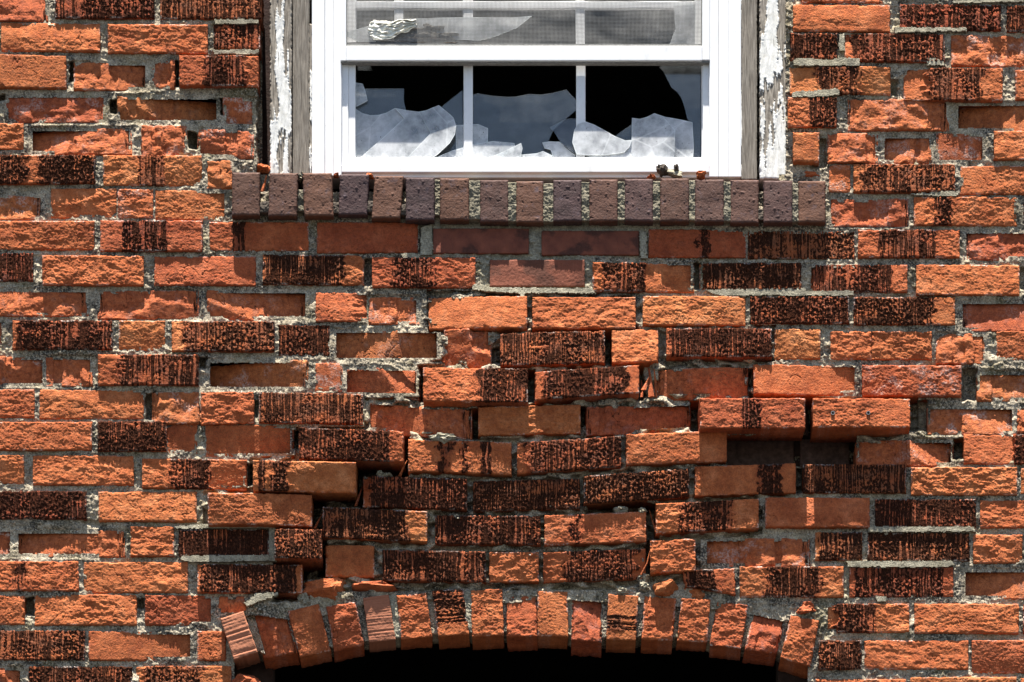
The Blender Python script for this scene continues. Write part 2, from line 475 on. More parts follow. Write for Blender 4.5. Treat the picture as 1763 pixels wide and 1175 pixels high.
        for _ in range(r.integers(1, 3)):
            cx, cy = r.uniform(0, L), r.uniform(0, H); a = r.uniform(0, 6.28)
            pl = ((u - cx) * math.cos(a) + (v - cy) * math.sin(a) * 1.4 + .003 * f) * r.uniform(.1, .3)
            h = np.minimum(h, .001 - pl)
        crk = np.abs(fbm(X * 24, Y * 20, 3, 64))
        h -= 0.0014 * (1 - sst(.0, .035, crk)) * r.integers(0, 2)
        spall[:] = r.uniform(.5, 1)
        crust = np.maximum(en * sst(.05, .4, -lam) * .75, .55 * (1 - sst(0, .03, crk)))  # grooves and cracks also darkened in colour, as shade inside them
        saltm = sst(.15, .55, fbm(X * 20, Y * 26, 3, 65)) * max(0, r.uniform(-.35, .45))
    elif kind in 'CH':
        # combed face: C lines run upright, H lines run across
        A = X if kind == 'C' else Y; Bv = Y if kind == 'C' else X
        pr = 420 if kind == 'C' else 240
        g = noise(A * pr, Bv * 8, 71) + .4 * noise(A * pr * 1.9, Bv * 20, 72)
        h = (0.0005 if kind == 'C' else 0.0009) * g + 0.0006 * lo + .0003 * fbm(X * 180, Y * 180, 2, 73)
        crust = sst(.0, .5, fbm(X * 18, Y * 22, 4, 74)) * (.8 if kind == 'C' else .35)
        tn[:] = (.0 if kind == 'C' else .55) if tone is None else tone
        h -= (0.0 if kind == 'C' else .0011) * (1 - sst(-.75, -.5, g))
    elif kind == 'T':
        h = 0.0007 * lo + 0.00018 * fbm(X * 160, Y * 160, 3, 41)
        crust = np.zeros_like(u) + r.uniform(0, .5)
        pits = noise(X * 130, Y * 130, 81)
        h -= .0012 * sst(.62, .75, pits); h += .0009 * sst(.6, .75, -pits)
    elif kind == 'W':
        # board with curling paint; wear.r = bare wood
        m = fbm(X * 42, Y * 6, 4, 91, .58) + .5 * (np.abs(s2 - .5) * 2) ** 2 - .12 + .25 * (bands or 0)
        crust = sst(-.02, .02, m)
        h = 0.0011 * (1 - sst(-.03, .03, m)) + .0009 * sst(-.14, -.02, m) * (1 - crust) + .0009 * fbm(X * 190, Y * 14, 3, 92)
    elif kind == 'K':
        h = .0016 * fbm(X * 60, Y * 60, 3, 31) + .0011 * fbm(X * 240, Y * 240, 2, 32, .7)
        crust = np.zeros_like(u) + r.uniform(.2, .8)
    else:
        h = .001 * fbm(X * 200, Y * 9, 3, 31)
    if kind in 'RSMPQB':
        res = sst(.0036, .0006, de) * sst(.12, .4, fbm(X * 26, Y * 26, 3, 67))
        saltm = np.maximum(saltm, res * r.uniform(.2, .9))
        ck = np.abs(fbm(X * 17, Y * 13, 3, 68) + .2)
        cm = (1 - sst(.0, .03, ck)) * sst(.05, .3, fbm(X * 9, Y * 9, 2, 69))
        h = h - .0016 * cm; crust = np.maximum(crust, .5 * cm)  # crack lines cut and also painted dark, as shade inside them
    if salt: saltm = np.maximum(saltm, salt * sst(-.1, .4, fbm(X * 24, Y * 40, 3, 66)))
    # worn arrises with nicks
    nick = np.clip(fbm(X * 55, Y * 55, 3, 99) - .15, 0, 1) * (0.009 if kind in 'RSMPQB' else .003) * edge
    rr = (.0022 if kind in 'RSMPQB' else (.0045 if kind == 'T' else .0012)) + nick
    x = np.clip(1 - de / rr, 0, 1)
    h = h - rr * .85 * (1 - np.sqrt(1 - x * x)) 
    B = (P[0][None, None] * ((1 - s2) * (1 - t2))[..., None] + P[1] * (s2 * (1 - t2))[..., None]
         + P[2] * (s2 * t2)[..., None] + P[3] * ((1 - s2) * t2)[..., None])
    nrm = np.cross(P[2] - P[0], P[1] - P[3]); nrm /= np.linalg.norm(nrm)
    if nrm[1] > 0: nrm = -nrm
    co = (B + h[..., None] * nrm).reshape(-1, 3)
    W = nu + 1
    idx = np.arange(W * (nv + 1)).reshape(nv + 1, W)
    q4 = np.stack([idx[:-1, :-1], idx[1:, :-1], idx[1:, 1:], idx[:-1, 1:]], -1).reshape(-1, 4)
    ring = np.concatenate([idx[0, :-1], idx[:-1, -1], idx[-1, :0:-1], idx[:0:-1, 0]])
    n = len(ring)
    rp = co[ring]; cen = rp.mean(0)
    base = len(co); cos = [co]; quads = [q4]; prev = ring
    attr = [np.stack([crust, tn, saltm, spall], -1).reshape(-1, 4)]
    ra = attr[0][ring].copy(); ra[:, 0] *= .0 if kind in 'RSMPQB' else 1; ra[:, 2] *= .2
    ang = np.arange(n) * .0017
    for kd in (.0015, .005, .011, .02, .035, .06, thick):
        ww = (fbm(ang * 90 + ox, ang * 0 + kd * 60 + oy, 3, 7) * .0011 - .0002)[:, None]
        dirv = rp - cen; dirv = dirv - (dirv @ nrm)[:, None] * nrm; dirv /= np.maximum(np.linalg.norm(dirv, axis=1), 1e-6)[:, None]
        # the sides keep to the arris, straight back into the wall
        bp = rp - kd * nrm + dirv * ww
        cur = base + np.arange(n); base += n
        cos.append(bp); attr.append(ra)
        quads.append(np.stack([prev, np.roll(prev, -1), np.roll(cur, -1), cur], -1))
        prev = cur
    me = mesh_np(name, np.concatenate(cos), np.concatenate(quads), mat, np.concatenate(attr), back=prev)
    return me, P.mean(0)

def rect(x0, x1, yt, yb, dy=0):
    return [(x0, yt), (x1, yt + dy), (x1, yb + dy), (x0, yb)]

# ------------------------------------------------------------------ brick lists: x0 x1 top bottom tilt kind protrusion [dark bands]
LEFT = """
-80 83 -28 37 0 P -6
95 265 -25 31 0 M 5 0-1
276 449 -25 32 0 M 4 0-1
2 172 38 87 2 R 6
186 357 42 91 1 R 5
368 447 42 84 0 M 1 0-1
-62 113 94 149 0 R 15
127 255 108 155 0 Q -14
261 301 104 153 0 P -10
309 444 96 147 0 M 20 .32-.82
10 183 163 211 0 P -12
202 378 166 212 0 Q -11
384 439 168 218 2 P -9
-130 40 213 257 0 R 0
51 227 221 266 0 Q -7
243 322 216 269 0 P 1
340 437 222 270 4 P -2
-12 163 267 316 0 M 10 0-.3,.45-1
178 347 268 319 0 M 4 .36-.62
355 399 277 325 0 P -3
-110 76 336 378 0 P -10
88 200 325 375 0 R 0
203 263 326 375 0 R 2
268 391 328 378 0 R 0
-15 162 381 430 0 R 4
173 348 380 432 0 M 9 .22-.66
361 531 383 432 0 M 2 .24-.36
546 719 383 435 0 R 3
-117 57 436 484 0 M 0 0-1
73 247 440 490 1 R 8
266 440 441 491 0 R 6
453 626 439 489 1 M 4 .02-.8
641 818 443 494 1 M 10 .2-.6
-30 153 498 544 0 P -8
167 343 501 549 0 P -10
356 531 500 550 0 P -6
544 637 503 553 0 B 6
635 722 512 559 0 P -13
-130 8 551 600 0 R 0
22 193 552 601 0 M 8 .06-1
205 284 553 603 0 R 2
296 472 554 604 0 M 8 .13-1
480 567 560 612 1 M -2 0-1
574 757 568 622 0 P -2
-20 78 615 665 0 P -7
79 160 615 665 0 P -10
169 341 611 663 0 M 10 .18-1
357 531 620 671 0 P -6
542 589 626 672 0 P 2
592 722 632 681 2 Q -4
-120 59 671 719 0 R -2
68 247 671 721 0 R 0
262 347 676 730 0 P -8
347 437 677 731 -3 R 6
446 624 676 727 3 M 7 0-1
-20 158 727 775 0 R 4
168 286 726 776 0 M 8 0-1
287 340 731 780 0 R -2
354 505 732 786 0 R 0
-100 41 784 832 0 R 2
57 230 784 834 1 R 0
245 424 790 840 2 M 4 .28-.66
-30 148 846 893 0 M 4 0-1
170 338 847 897 0 R 4
-80 22 911 959 0 P -8
26 215 914 959 0 P -10
225 299 907 957 0 R 4
308 463 912 957 0 M 4 0-1
-50 135 967 1017 0 M 2 .42-.52
144 323 968 1020 0 R 2
340 520 971 1019 2 M 9 .04-.94
-130 42 1026 1075 0 R 2
60 235 1024 1076 0 R 4
250 368 1025 1076 0 R 4
376 424 1027 1060 0 P -6
-35 146 1086 1136 0 M 3 0-1
153 333 1087 1136 0 R 4
340 388 1087 1137 0 R 2
-100 40 1150 1200 0 P -6
50 227 1148 1198 0 M 2 0-1
234 398 1147 1198 0 M 4 .1-.7
"""
RIGHT = """
1375 1523 -45 4 0 P 0
1535 1700 -50 -4 0 R 2
1366 1532 8 54 0 R 6
1550 1723 7 50 2 M 4 0-1
1734 1910 10 54 0 M 6 0-1
1361 1442 58 103 0 M 6 0-1
1455 1626 58 105 1 M 6 .08-1
1638 1810 62 114 0 P -7
1360 1533 115 162 0 M 8 .28-.68
1557 1726 116 171 2 M 14 .25-.8
1749 1920 121 171 0 R 6
1357 1440 168 218 0 M 12 .45-1
1460 1634 172 225 0 P -5
1645 1820 177 226 0 P -8
1425 1512 230 281 0 P 0
1518 1605 233 281 0 Q -8
1612 1697 230 281 0 P 0
1712 1890 226 274 0 R 8
1428 1464 284 330 0 R 3
1470 1644 283 330 0 M 6 .08-1
1654 1830 286 334 0 R 4
1431 1564 343 390 0 P -6
1574 1751 339 387 0 M 6 .2-.37
1757 1900 338 388 0 R 0
1117 1284 395 443 0 M 2 .5-.63
1288 1471 398 445 0 M 2 0-1
1478 1652 396 443 0 M 6 .2-.76
1659 1830 397 447 0 P 1
1021 1195 452 501 0 M 11 .1-.52
1205 1379 453 499 0 M 4 .04-1
1391 1562 456 503 0 M 4 .06-.84
1578 1755 456 507 1 R 6
1107 1283 510 559 0 R 8
1292 1462 511 557 0 M 4 0-1
1470 1644 512 559 0 M 4 0-.8
1652 1830 519 570 0 P -2
1334 1412 567 617 0 R 4
1430 1500 571 619 0 R 2
1501 1604 571 619 0 R 1
1612 1698 575 626 0 P 0
1716 1880 570 621 0 R 2
1298 1477 627 678 0 R 14
1485 1655 629 681 1 R 15
1682 1850 641 690 0 P -6
1597 1748 700 748 0 P -6
1752 1900 698 745 0 P -8
1474 1643 758 802 0 P -8
1660 1840 747 798 0 M 6 .48-1
1383 1560 800 848 0 M 6 0-1
1569 1751 805 852 0 R 6
1758 1920 806 850 0 R 4
1318 1497 856 907 0 R 10
1507 1680 860 907 0 M 4 0-1
1688 1850 862 908 0 R 2
1212 1396 927 975 0 Q -6
1404 1484 917 964 0 M 4 .1-1
1494 1669 918 965 0 M 4 0-1
1676 1760 921 969 0 R 5
1775 1920 921 969 0 R 3
1274 1452 976 1028 0 M 4 .26-.76
1463 1641 977 1028 0 M 3 .06-.9
1657 1830 981 1031 0 P -2
1420 1565 1040 1088 0 M 4 .15-.6
1575 1754 1040 1090 0 R 4
1762 1900 1040 1090 0 R 2
1410 1483 1103 1152 0 M 8 0-1
1489 1667 1103 1152 0 R 2
1674 1850 1103 1158 0 R 4
1405 1560 1170 1215 0 R 3
1568 1750 1166 1212 0 R 4
1758 1900 1168 1212 0 R 4
"""
LOOSE = """
738 907 509 563 1 R 10|orange rough brick sagging just under the combed repair patch, left of a twin
917 1094 512 565 0 R 8|orange rough brick with smooth right end, under the right half of the combed patch
765 846 568 627 0 P 3|short shattered orange brick between a flaky stretcher and a dark scored brick
862 1041 574 628 -4 M 13 0-1|topmost dark scored brick of the bulge, right of a short shattered brick
1054 1133 569 624 -2 R 8|short bright orange brick between two dark scored bricks above the bulge
1148 1328 565 613 1 M 13 .03-1|long dark pitted brick right of a short bright orange one, moss beneath it
729 908 633 690 2 M 22 .52-1|jutting brick, orange left half and dark scored right half, open joint at left
922 1100 640 687 -11 M 20 .09-.9|dark scored brick tilting up to the right with splinters at its right end
1128 1288 635 685 -3 Q -6|recessed smooth tan brick right of the splinters, with worn upright channels
632 812 690 740 16 Q -2|peeled tan brick sloping down to the right into the stepped crack
824 999 701 750 -4 R 4|plain orange brick with a lit lower edge between two peeled tan bricks
1010 1191 701 749 -8 Q 0|peeled tan brick with glossy scar, sloping up to a black open joint
1206 1386 686 737 0 M 42 .4-.58|jutting orange brick with one dark patch, overhanging the hole in the wall
1400 1567 686 735 0 R 42|jutting orange brick with two steel anchor tubes in its face
515 694 737 789 6 M 28 0-.86|dark scored brick overhanging a black gap of the stepped crack, orange right end
703 880 757 811 5 M 9 .3-.4,.52-.58,.7-.8|orange brick with short dark streaks, a white mortar lump on top
891 1069 763 815 -12 M 10 .1-1|dark scored brick tilting up to the right beside a plain orange brick
1079 1251 748 800 -6 R 10|bright orange rock faced brick left of the hole in the wall
436 612 793 844 3 M 33 .05-.12,.18-.34|jutting orange brick with dark streaks near its left end, over the crack
625 803 819 872 6 M 8 .06-1|dark scored brick with pale mortar crumbs on its top left corner
815 998 829 880 -5 M 5 0-1|dark scored brick in the middle of the bulge, between two tilted dark ones
1006 1186 820 868 -13 M 10 0-1|dark finely scored brick tilting up to the right over a black slit
1197 1370 804 854 -6 M 6 .62-.86|orange brick with white streaked dark end, under the hole in the wall
358 536 849 902 1 R 28|plain orange brick jutting over the crack, lowest of the stepped overhang
556 735 873 925 8 M 12 0-.8|long dark scored brick with smooth orange right end, right of the lowest crack step
750 930 887 936 2 M 4 0-1|dark scored brick above the arch crown, left of an orange and streaked brick
938 1112 888 939 -7 M 6 .28-.36|orange brick with one dark streak, a white crumb on top, above the arch
1130 1306 868 918 -9 M 12 .25-.75|orange brick with a round black burnt patch, tilting up to the right
473 554 911 960 1 M 24 0-1|short finely scored red brick overhanging the crack above the arch left end
561 644 938 990 2 R 6|short smooth orange brick beside the black gap, above the arch
659 836 947 999 3 M 6 0-1|long dark scored brick in the lowest course above the arch
843 927 951 1002 0 R 3|short smooth orange brick between two long scored bricks over the arch
936 1111 952 1003 -7 M 4 .22-.9|streaked dark brick with orange ends in the lowest course above the arch
1120 1197 932 986 -4 R 12|short orange brick with lit lower half, over a small rubble chunk
1366 1410 228 279 0 R 15|orange brick stub by the white casing, right of the window
"""
def parse(txt):
    out = []
    for ln in txt.strip().splitlines():
        lab = None
        if '|' in ln: ln, lab = ln.split('|')
        p = ln.split()
        x0, x1, yt, yb, dy = map(float, p[:5])
        bands = None
        if len(p) > 7: bands = [tuple(map(float, b.split('-'))) for b in p[7].split(',')]
        out.append((x0, x1, yt, yb, dy, p[5], float(p[6]), bands, lab))
    return out

left_b, right_b, loose_b = parse(LEFT), parse(RIGHT), parse(LOOSE)
PATCH = [(745, 911, 393, 437), (932, 1101, 397, 440), (843, 1007, 447, 494)]
SILL = [(400, 447, 296, 372), (463, 512, 297, 373), (523, 573, 297, 373), (585, 634, 299, 371), (643, 692, 302, 377),
        (699, 748, 305, 380), (758, 807, 306, 380), (827, 875, 309, 383), (889, 935, 311, 384), (953, 1001, 309, 382),
        (1015, 1063, 308, 382), (1076, 1124, 307, 382), (1137, 1186, 306, 382), (1197, 1246, 308, 383), (1258, 1306, 309, 385),
        (1315, 1364, 310, 384), (1375, 1421, 311, 384)]
ARCH = [  # TL TR BR BL kind prot
    ((378, 1065), (419, 1051), (445, 1124), (402, 1137), 'H', 24), ((433, 1045), (491, 1033), (511, 1121), (455, 1130), 'P', -10),
    ((497, 1054), (547, 1041), (568, 1116), (518, 1130), 'R', 4), ((563, 1046), (611, 1037), (626, 1107), (577, 1119), 'R', 4),
    ((624, 1029), (670, 1023), (682, 1102), (635, 1107), 'H', 4), ((684, 1027), (732, 1022), (743, 1095), (692, 1100), 'R', 2),
    ((745, 1018), (796, 1015), (806, 1091), (756, 1095), 'h', 3), ((812, 1018), (863, 1015), (866, 1092), (814, 1095), 'R', 4),
    ((874, 1026), (922, 1024), (923, 1094), (874, 1095), 'R', 0), ((927, 1019), (976, 1019), (977, 1095), (927, 1093), 'R', 4),
    ((987, 1021), (1038, 1023), (1034, 1104), (985, 1100), 'P', -8), ((1049, 1024), (1098, 1028), (1093, 1102), (1045, 1100), 'g', 3),
    ((1111, 1026), (1163, 1032), (1156, 1101), (1106, 1100), 'R', 2), ((1175, 1032), (1222, 1033), (1216, 1105), (1167, 1102), 'R', 4),
    ((1236, 1037), (1287, 1043), (1274, 1115), (1223, 1110), 'R', 0), ((1301, 1046), (1354, 1054), (1336, 1122), (1283, 1118), 'P', -8),
    ((1363, 1060), (1409, 1070), (1394, 1146), (1345, 1131), 'R', 8)]

# ------------------------------------------------------------------ the wall: two sound masses either side of the bulge
wallL = empty('brick_wall', U(250, 1180, -.05), 'sound orange brick wall on the left, running from the window down to the arch', 'brick wall', 'sound brickwork either side of the bulge')
wallR = empty('brick_wall', U(1560, 1180, -.05), 'sound orange brick wall on the right, from the window casing to the arch end', 'brick wall', 'sound brickwork either side of the bulge')
sunk = []
boxes = []           # photograph rectangles covered by bricks, so the mortar behind them can be left out
sd = 100
def add_brick(b, parent):
    global sd
    x0, x1, yt, yb, dy, kind, prot, bands, lab = b
    sd += 1
    r = random.Random(sd)
    k = kind
    if lab is None and prot > 0: prot *= .7
    me, c = block('brick', rect(x0, x1, yt, yb, dy), k, prot, M_BRICK, bands, sd, salt=(r.uniform(.3, .7) if r.random() < .09 and lab is None and k in 'PR' else 0))
    boxes.append((x0, x1, min(yt, yt + dy), max(yb, yb + dy), yt, yb, dy))
    if prot < 3: sunk.append((x0, x1, yt, yb, dy, prot * .2 if prot < 0 else prot))
    if parent is not None: return put('brick', me, parent)
    rel(me, c)
    o = link('loose_brick', me, None, tuple(c))
    return tag(o, lab, 'brick', 'loosened bricks over the arch')
for b in left_b: add_brick(b, wallL)
for b in right_b: add_brick(b, wallR)
loose_objs = [add_brick(b, None) for b in loose_b]

# steel anchor tubes let into one jutting brick
anchor_brick = next(o for o, b in zip(loose_objs, loose_b) if b[0] == 1400)
for ax in (1434, 1495):
    bm = bmesh.new()
    c = U(ax, 711, .042 + float(bulge(ax, 711)) + .003)
    for (r0, r1, y0, y1) in ((.0038, .0026, 0, .03),):
        n = 20; rings = []
        for (rr, yy) in ((r0, y1), (r0, 0), (r1, 0), (r1, y1)):
            rings.append([bm.verts.new((c[0] + rr * math.cos(6.2832 * i / n), c[1] + yy, c[2] + rr * math.sin(6.2832 * i / n))) for i in range(n)])
        for a, b2 in zip(rings, rings[1:]):
            for i in range(n): bm.faces.new((a[i], a[(i + 1) % n], b2[(i + 1) % n], b2[i]))
    me = bpy.data.meshes.new('anchor_tube'); bm.to_mesh(me); bm.free(); me.materials.append(M_METAL)
    put('anchor_tube', me, anchor_brick)
    # dark disc painted as the shade inside the tube
    bm = bmesh.new(); n = 16
    vsr = [bm.verts.new((c[0] + .0029 * math.cos(6.2832 * i / n), c[1] + .002, c[2] + .0029 * math.sin(6.2832 * i / n))) for i in range(n)]
    bm.faces.new(vsr); me = bpy.data.meshes.new('bore_shade_disc'); bm.to_mesh(me); bm.free(); me.materials.append(M_DARK)
    put('bore_shade_disc', me, anchor_brick)

# repair patch
patch = empty('brick_patch', U(920, 496, -.05), 'repair patch of three dark red combed bricks centred under the window sill', 'brick patch')
for i, (x0, x1, yt, yb) in enumerate(PATCH):
    me, c = block('brick', rect(x0, x1, yt, yb), 'C', 2 if i < 2 else 4, M_COMB, None, 700 + i, tone=.0 if i < 2 else .12, edge=.6)
    boxes.append((x0, x1, yt, yb, yt, yb, 0)); put('brick', me, patch)

# window sill of upright dark bricks
sill = empty('window_sill', U(910, 385, 0), 'projecting window sill of seventeen dark purple brown bricks set on edge', 'window sill')
SP = 23
for i, (x0, x1, yt, yb) in enumerate(SILL):
    tone = random.Random(i * 7 + 1).uniform(0, 1)
    if i in (3, 5, 9): tone = 1
    if i in (2, 4, 8): tone = 0.05
    lean = [(0, 0), (1, -1), (-2, 1), (1, -2), (3, -3), (0, 0)][i] if i < 6 else (0, 0)
    q = [(x0 + lean[0] - 1, yt), (x1 + lean[0] + 1, yt), (x1 + lean[1] + 1, yb), (x0 + lean[1] - 1, yb)]
    me, c = block('sill_brick', q, 'T', SP + random.Random(i).uniform(-2, 2), M_SILL, None, 800 + i, thick=.16, tone=tone, edge=.7, pitch=0.0)
    o = put('sill_brick', me, sill)
    boxes.append((x0, x1, yt, yb, yt, yb, 0))
for i in (1, 5, 6, 7, 8, 9, 10, 11, 12, 13, 15):
    a, b = SILL[i], SILL[i + 1]
    rec = 11 if i in (1, 5) else 5
    y0 = a[2] + (28 if i == 1 else 4)
    me, c = block('mortar_joint_or_plug', rect(a[1] - 3, b[0] + 3, y0, a[3] - (8 if i in (1, 5) else 1)), 'K', SP - rec, M_SILLM, None, 850 + i, thick=.12, pitch=0, edge=1.2)
    put('mortar_joint_or_plug', me, sill)

for i in (0, 2, 3, 4, 14):  # dark plugs added low in the open gaps to block slits of sun
    a, b = SILL[i], SILL[i + 1]
    me, c = block('mortar_joint_or_plug', rect(a[1] - 4, b[0] + 4, a[3] - 26, a[3] - 5), 'K', SP - 5, M_LITTER, None, 880 + i, thick=.1, pitch=0, edge=1.2)
    put('mortar_joint_or_plug', me, sill)

# arch of bricks on edge
arch = empty('brick_arch', U(880, 1130, 0), 'shallow arch of seventeen upright orange bricks over the dark opening', 'arch')
for i, (tl, tr, br, bl, kd, pr) in enumerate(ARCH):
    if kd == 'H': me, c = block('voussoir', [tl, tr, br, bl], 'H', pr, M_COMB, None, 900 + i, tone=.95 if i == 0 else .7)
    elif kd in 'hg':
        # scored across: turn the quad a quarter so that the lines run level
        me, c = block('voussoir', [tr, br, bl, tl], 'M', pr, M_BRICK, [(0, .72)] if kd == 'h' else [(.45, .8)], 900 + i, tone=.6, pitch=0)
    else: me, c = block('voussoir', [tl, tr, br, bl], kd, pr, M_BRICK, None, 900 + i, tone=.6 if kd == 'R' else .85)
    put('voussoir', me, arch)
for i in range(len(ARCH) - 1):
    a, b = ARCH[i], ARCH[i + 1]
    sm = i in (4, 6)     # smeared with fresh pointing
    k = 3
    q = [(a[1][0] - k, max(a[1][1], b[0][1]) - 2), (b[0][0] + k, max(a[1][1], b[0][1]) - 2), (b[3][0] + k, b[3][1] - 2), (a[2][0] - k, a[2][1] - 2)]
    me, c = block('mortar_joint_or_plug', q, 'K', -9 if not sm else 0, M_POINT if sm else M_MORTAR, None, 930 + i, thick=.08, pitch=0, edge=1.5)
    put('mortar_joint_or_plug', me, arch)

# ------------------------------------------------------------------ mortar, one relief per masonry mass
VOID = [(120, 128, 106, 140, 40), (299, 309, 104, 150, 45), (190, 201, 172, 196, 40), (-20, 9, 164, 174, 40), (379, 385, 170, 200, 35), (324, 340, 228, 258, 40),
        (443, 462, -30, 300, 60), (343, 355, 617, 634, 35), (250, 267, 676, 722, 35), (425, 436, 800, 838, 40), (437, 445, 690, 720, 20), (505, 515, 742, 772, 40),
        (1249, 1474, 750, 806, 98), (1187, 1208, 690, 745, 60), (1384, 1402, 686, 760, 90), (1566, 1597, 690, 742, 35), (1642, 1661, 756, 790, 50), (1656, 1682, 636, 690, 30),
        (608, 704, 792, 822, 70), (610, 628, 800, 876, 75), (690, 705, 742, 824, 70), (533, 560, 846, 936, 70), (536, 625, 846, 876, 60), (548, 564, 930, 994, 65),
        (470, 562, 958, 1000, 55), (516, 530, 960, 1032, 55), (470, 532, 1018, 1036, 40), (906, 923, 636, 692, 55), (722, 732, 632, 694, 45), (845, 863, 600, 628, 30), (1040, 1055, 572, 628, 50), (1099, 1108, 622, 690, 45),
        (810, 826, 704, 756, 65), (997, 1012, 700, 735, 55), (1110, 1134, 868, 930, 55), (1010, 1132, 866, 884, 50), (1112, 1122, 930, 990, 45), (1288, 1300, 634, 668, 45),
        (1369, 1385, 806, 850, 55), (1290, 1400, 678, 690, 40), (447, 463, 296, 330, 20), (1640, 1652, 124, 165, 25), (1533, 1545, 140, 165, 15), (1196, 1206, 455, 500, 35), (738, 910, 562, 572, 25), (915, 1095, 564, 572, 25),
        (644, 700, 1000, 1012, 10), (42, 58, 1030, 1060, 40), (235, 250, 1030, 1048, 30), (1400, 1422, 240, 290, 15), (1755, 1775, 460, 500, 20), (140, 170, 896, 906, 8), (720, 740, 386, 436, 8), (626, 642, 446, 492, 20)]
POLY = [(735, 500), (1100, 505), (1110, 560), (1335, 560), (1335, 622), (1292, 630), (1292, 684), (1580, 684), (1580, 740), (1380, 810), (1378, 852), (1312, 860), (1312, 920), (1205, 930), (1205, 1000),
        (1120, 1015), (530, 1020), (465, 965), (465, 905), (350, 905), (350, 845), (430, 840), (430, 788), (510, 785), (510, 735), (628, 735), (628, 686), (722, 684), (724, 625), (760, 620), (760, 565), (735, 560)]
def inside(px, py, poly):
    c = np.zeros(px.shape, bool)
    for (xa, ya), (xb, yb) in zip(poly, poly[1:] + poly[:1]):
        if ya == yb: continue
        cond = (ya > py) != (yb > py)
        c ^= cond & (px < (xb - xa) * (py - ya) / (yb - ya) + xa)
    return c
STEP = 1.55
gx = np.arange(-60, 1824, STEP); gy = np.arange(-42, 1222, STEP)
PX, PY = np.meshgrid(gx, gy)
PX = PX + .5 * noise(PX / 7, PY / 7, 301); PY = PY + .5 * noise(PX / 7, PY / 7, 302)
wob = 3.0 * noise(PX / 16, PY / 16, 303) + 1.6 * noise(PX / 6, PY / 6, 304)
low = noise(PX / 120, PY / 45, 305)
dep = -.0034 + .0052 * low + .0024 * fbm(PX / 14, PY / 12, 3, 306) + .0015 * fbm(PX / 4.5, PY / 4.5, 2, 307)
dep = dep + .0025 * sst(.2, .7, noise(PX / 9, PY / 7, 308))
for (x0, x1, y0, y1, mm) in VOID:
    dd = np.minimum(np.minimum(PX - x0, x1 - PX), np.minimum(PY - y0, y1 - PY)) + wob
    dep = dep - sst(-1.5, 3.0, dd) * mm * 1e-3
dep = dep - .016 * inside(PX, PY, POLY) * sst(-.35, .25, noise(PX / 26, PY / 14, 311))
# crumbs sitting on the ledges of open joints
cr = np.clip(noise(PX / 8.0, PY / 7.0, 309) - .42, 0, 1)
for (x0, x1, yt, yb, dy, pr) in sunk:
    f = (PX - x0) / (x1 - x0)
    dd = np.minimum(np.minimum(PX - x0, x1 - PX), np.minimum(PY - yt - dy * f, yb + dy * f - PY)) + .35 * wob
    lim = (pr - 3.0) * 1e-3 + .0006 * noise(PX / 4, PY / 4, 313) + .012 * sst(-1, -9, dd)
    dep = np.where(dd > -9, np.minimum(dep, lim), dep)
dep = dep + bulge(PX, PY) + .018 * cr * np.exp(-((PX - 900) / 240) ** 2) * (PY > 560)
hidden = np.zeros(PX.shape, bool)
for (x0, x1, ya, yb, yt0, yb0, dy) in boxes:
    f = (PX - x0) / (x1 - x0)
    m = 6
    hidden |= (PX > x0 + m) & (PX < x1 - m) & (PY > yt0 + dy * f + m) & (PY < yb0 + dy * f - m)
hidden |= (PX > 452) & (PX < 1352) & (PY < 300)
hidden |= (PX > 470) & (PX < 1340) & (PY < 330)
ix = [v[3][0] for v in ARCH] + [ARCH[-1][2][0]]
iy = [v[3][1] for v in ARCH] + [ARCH[-1][2][1]]
intr = np.interp(PX, ix, iy)
ex = [v[0][0] for v in ARCH] + [ARCH[-1][1][0]]; ey = [v[0][1] for v in ARCH] + [ARCH[-1][1][1]]
extr = np.interp(PX, ex, ey)
hidden |= (PX > 404) & (PX < 1390) & (PY > extr + 14)
keep = ~hidden
reg = np.where(PX < 890, 0, 1)
reg = np.where(inside(PX, PY, POLY), 2, reg)
reg = np.where((PX > 722) & (PX < 1108) & (PY > 384) & (PY < 500) & ((PY < 442) | ((PX > 826) & (PX < 1024))), 3, reg)
co = U(PX, PY, dep)
I = np.arange(PX.size).reshape(PX.shape)
Q = np.stack([I[:-1, :-1], I[1:, :-1], I[1:, 1:], I[:-1, 1:]], -1)
okq = keep[:-1, :-1] & keep[1:, :-1] & keep[1:, 1:] & keep[:-1, 1:]
def relief(k, name, mat, parent):
    qs = Q[okq & (reg[:-1, :-1] == k)]
    used = np.unique(qs); mp = np.full(PX.size, -1); mp[used] = np.arange(len(used))
    at = np.zeros((len(used), 4)); at[:, 0] = .5 + .5 * np.clip(low.ravel()[used], -1, 1)
    me = mesh_np(name, co.reshape(-1, 3)[used], mp[qs], mat, at)
    if parent is not None: return put(name, me, parent)
    return link(name, me)
relief(0, 'mortar', M_MORTAR, wallL)
relief(1, 'mortar', M_MORTAR, wallR)
tag(relief(2, 'mortar_rubble', M_MORTAR, None), 'crumbling grey mortar between the loosened bricks over the arch', 'mortar', None, 'stuff')
relief(3, 'mortar', M_POINT, patch)

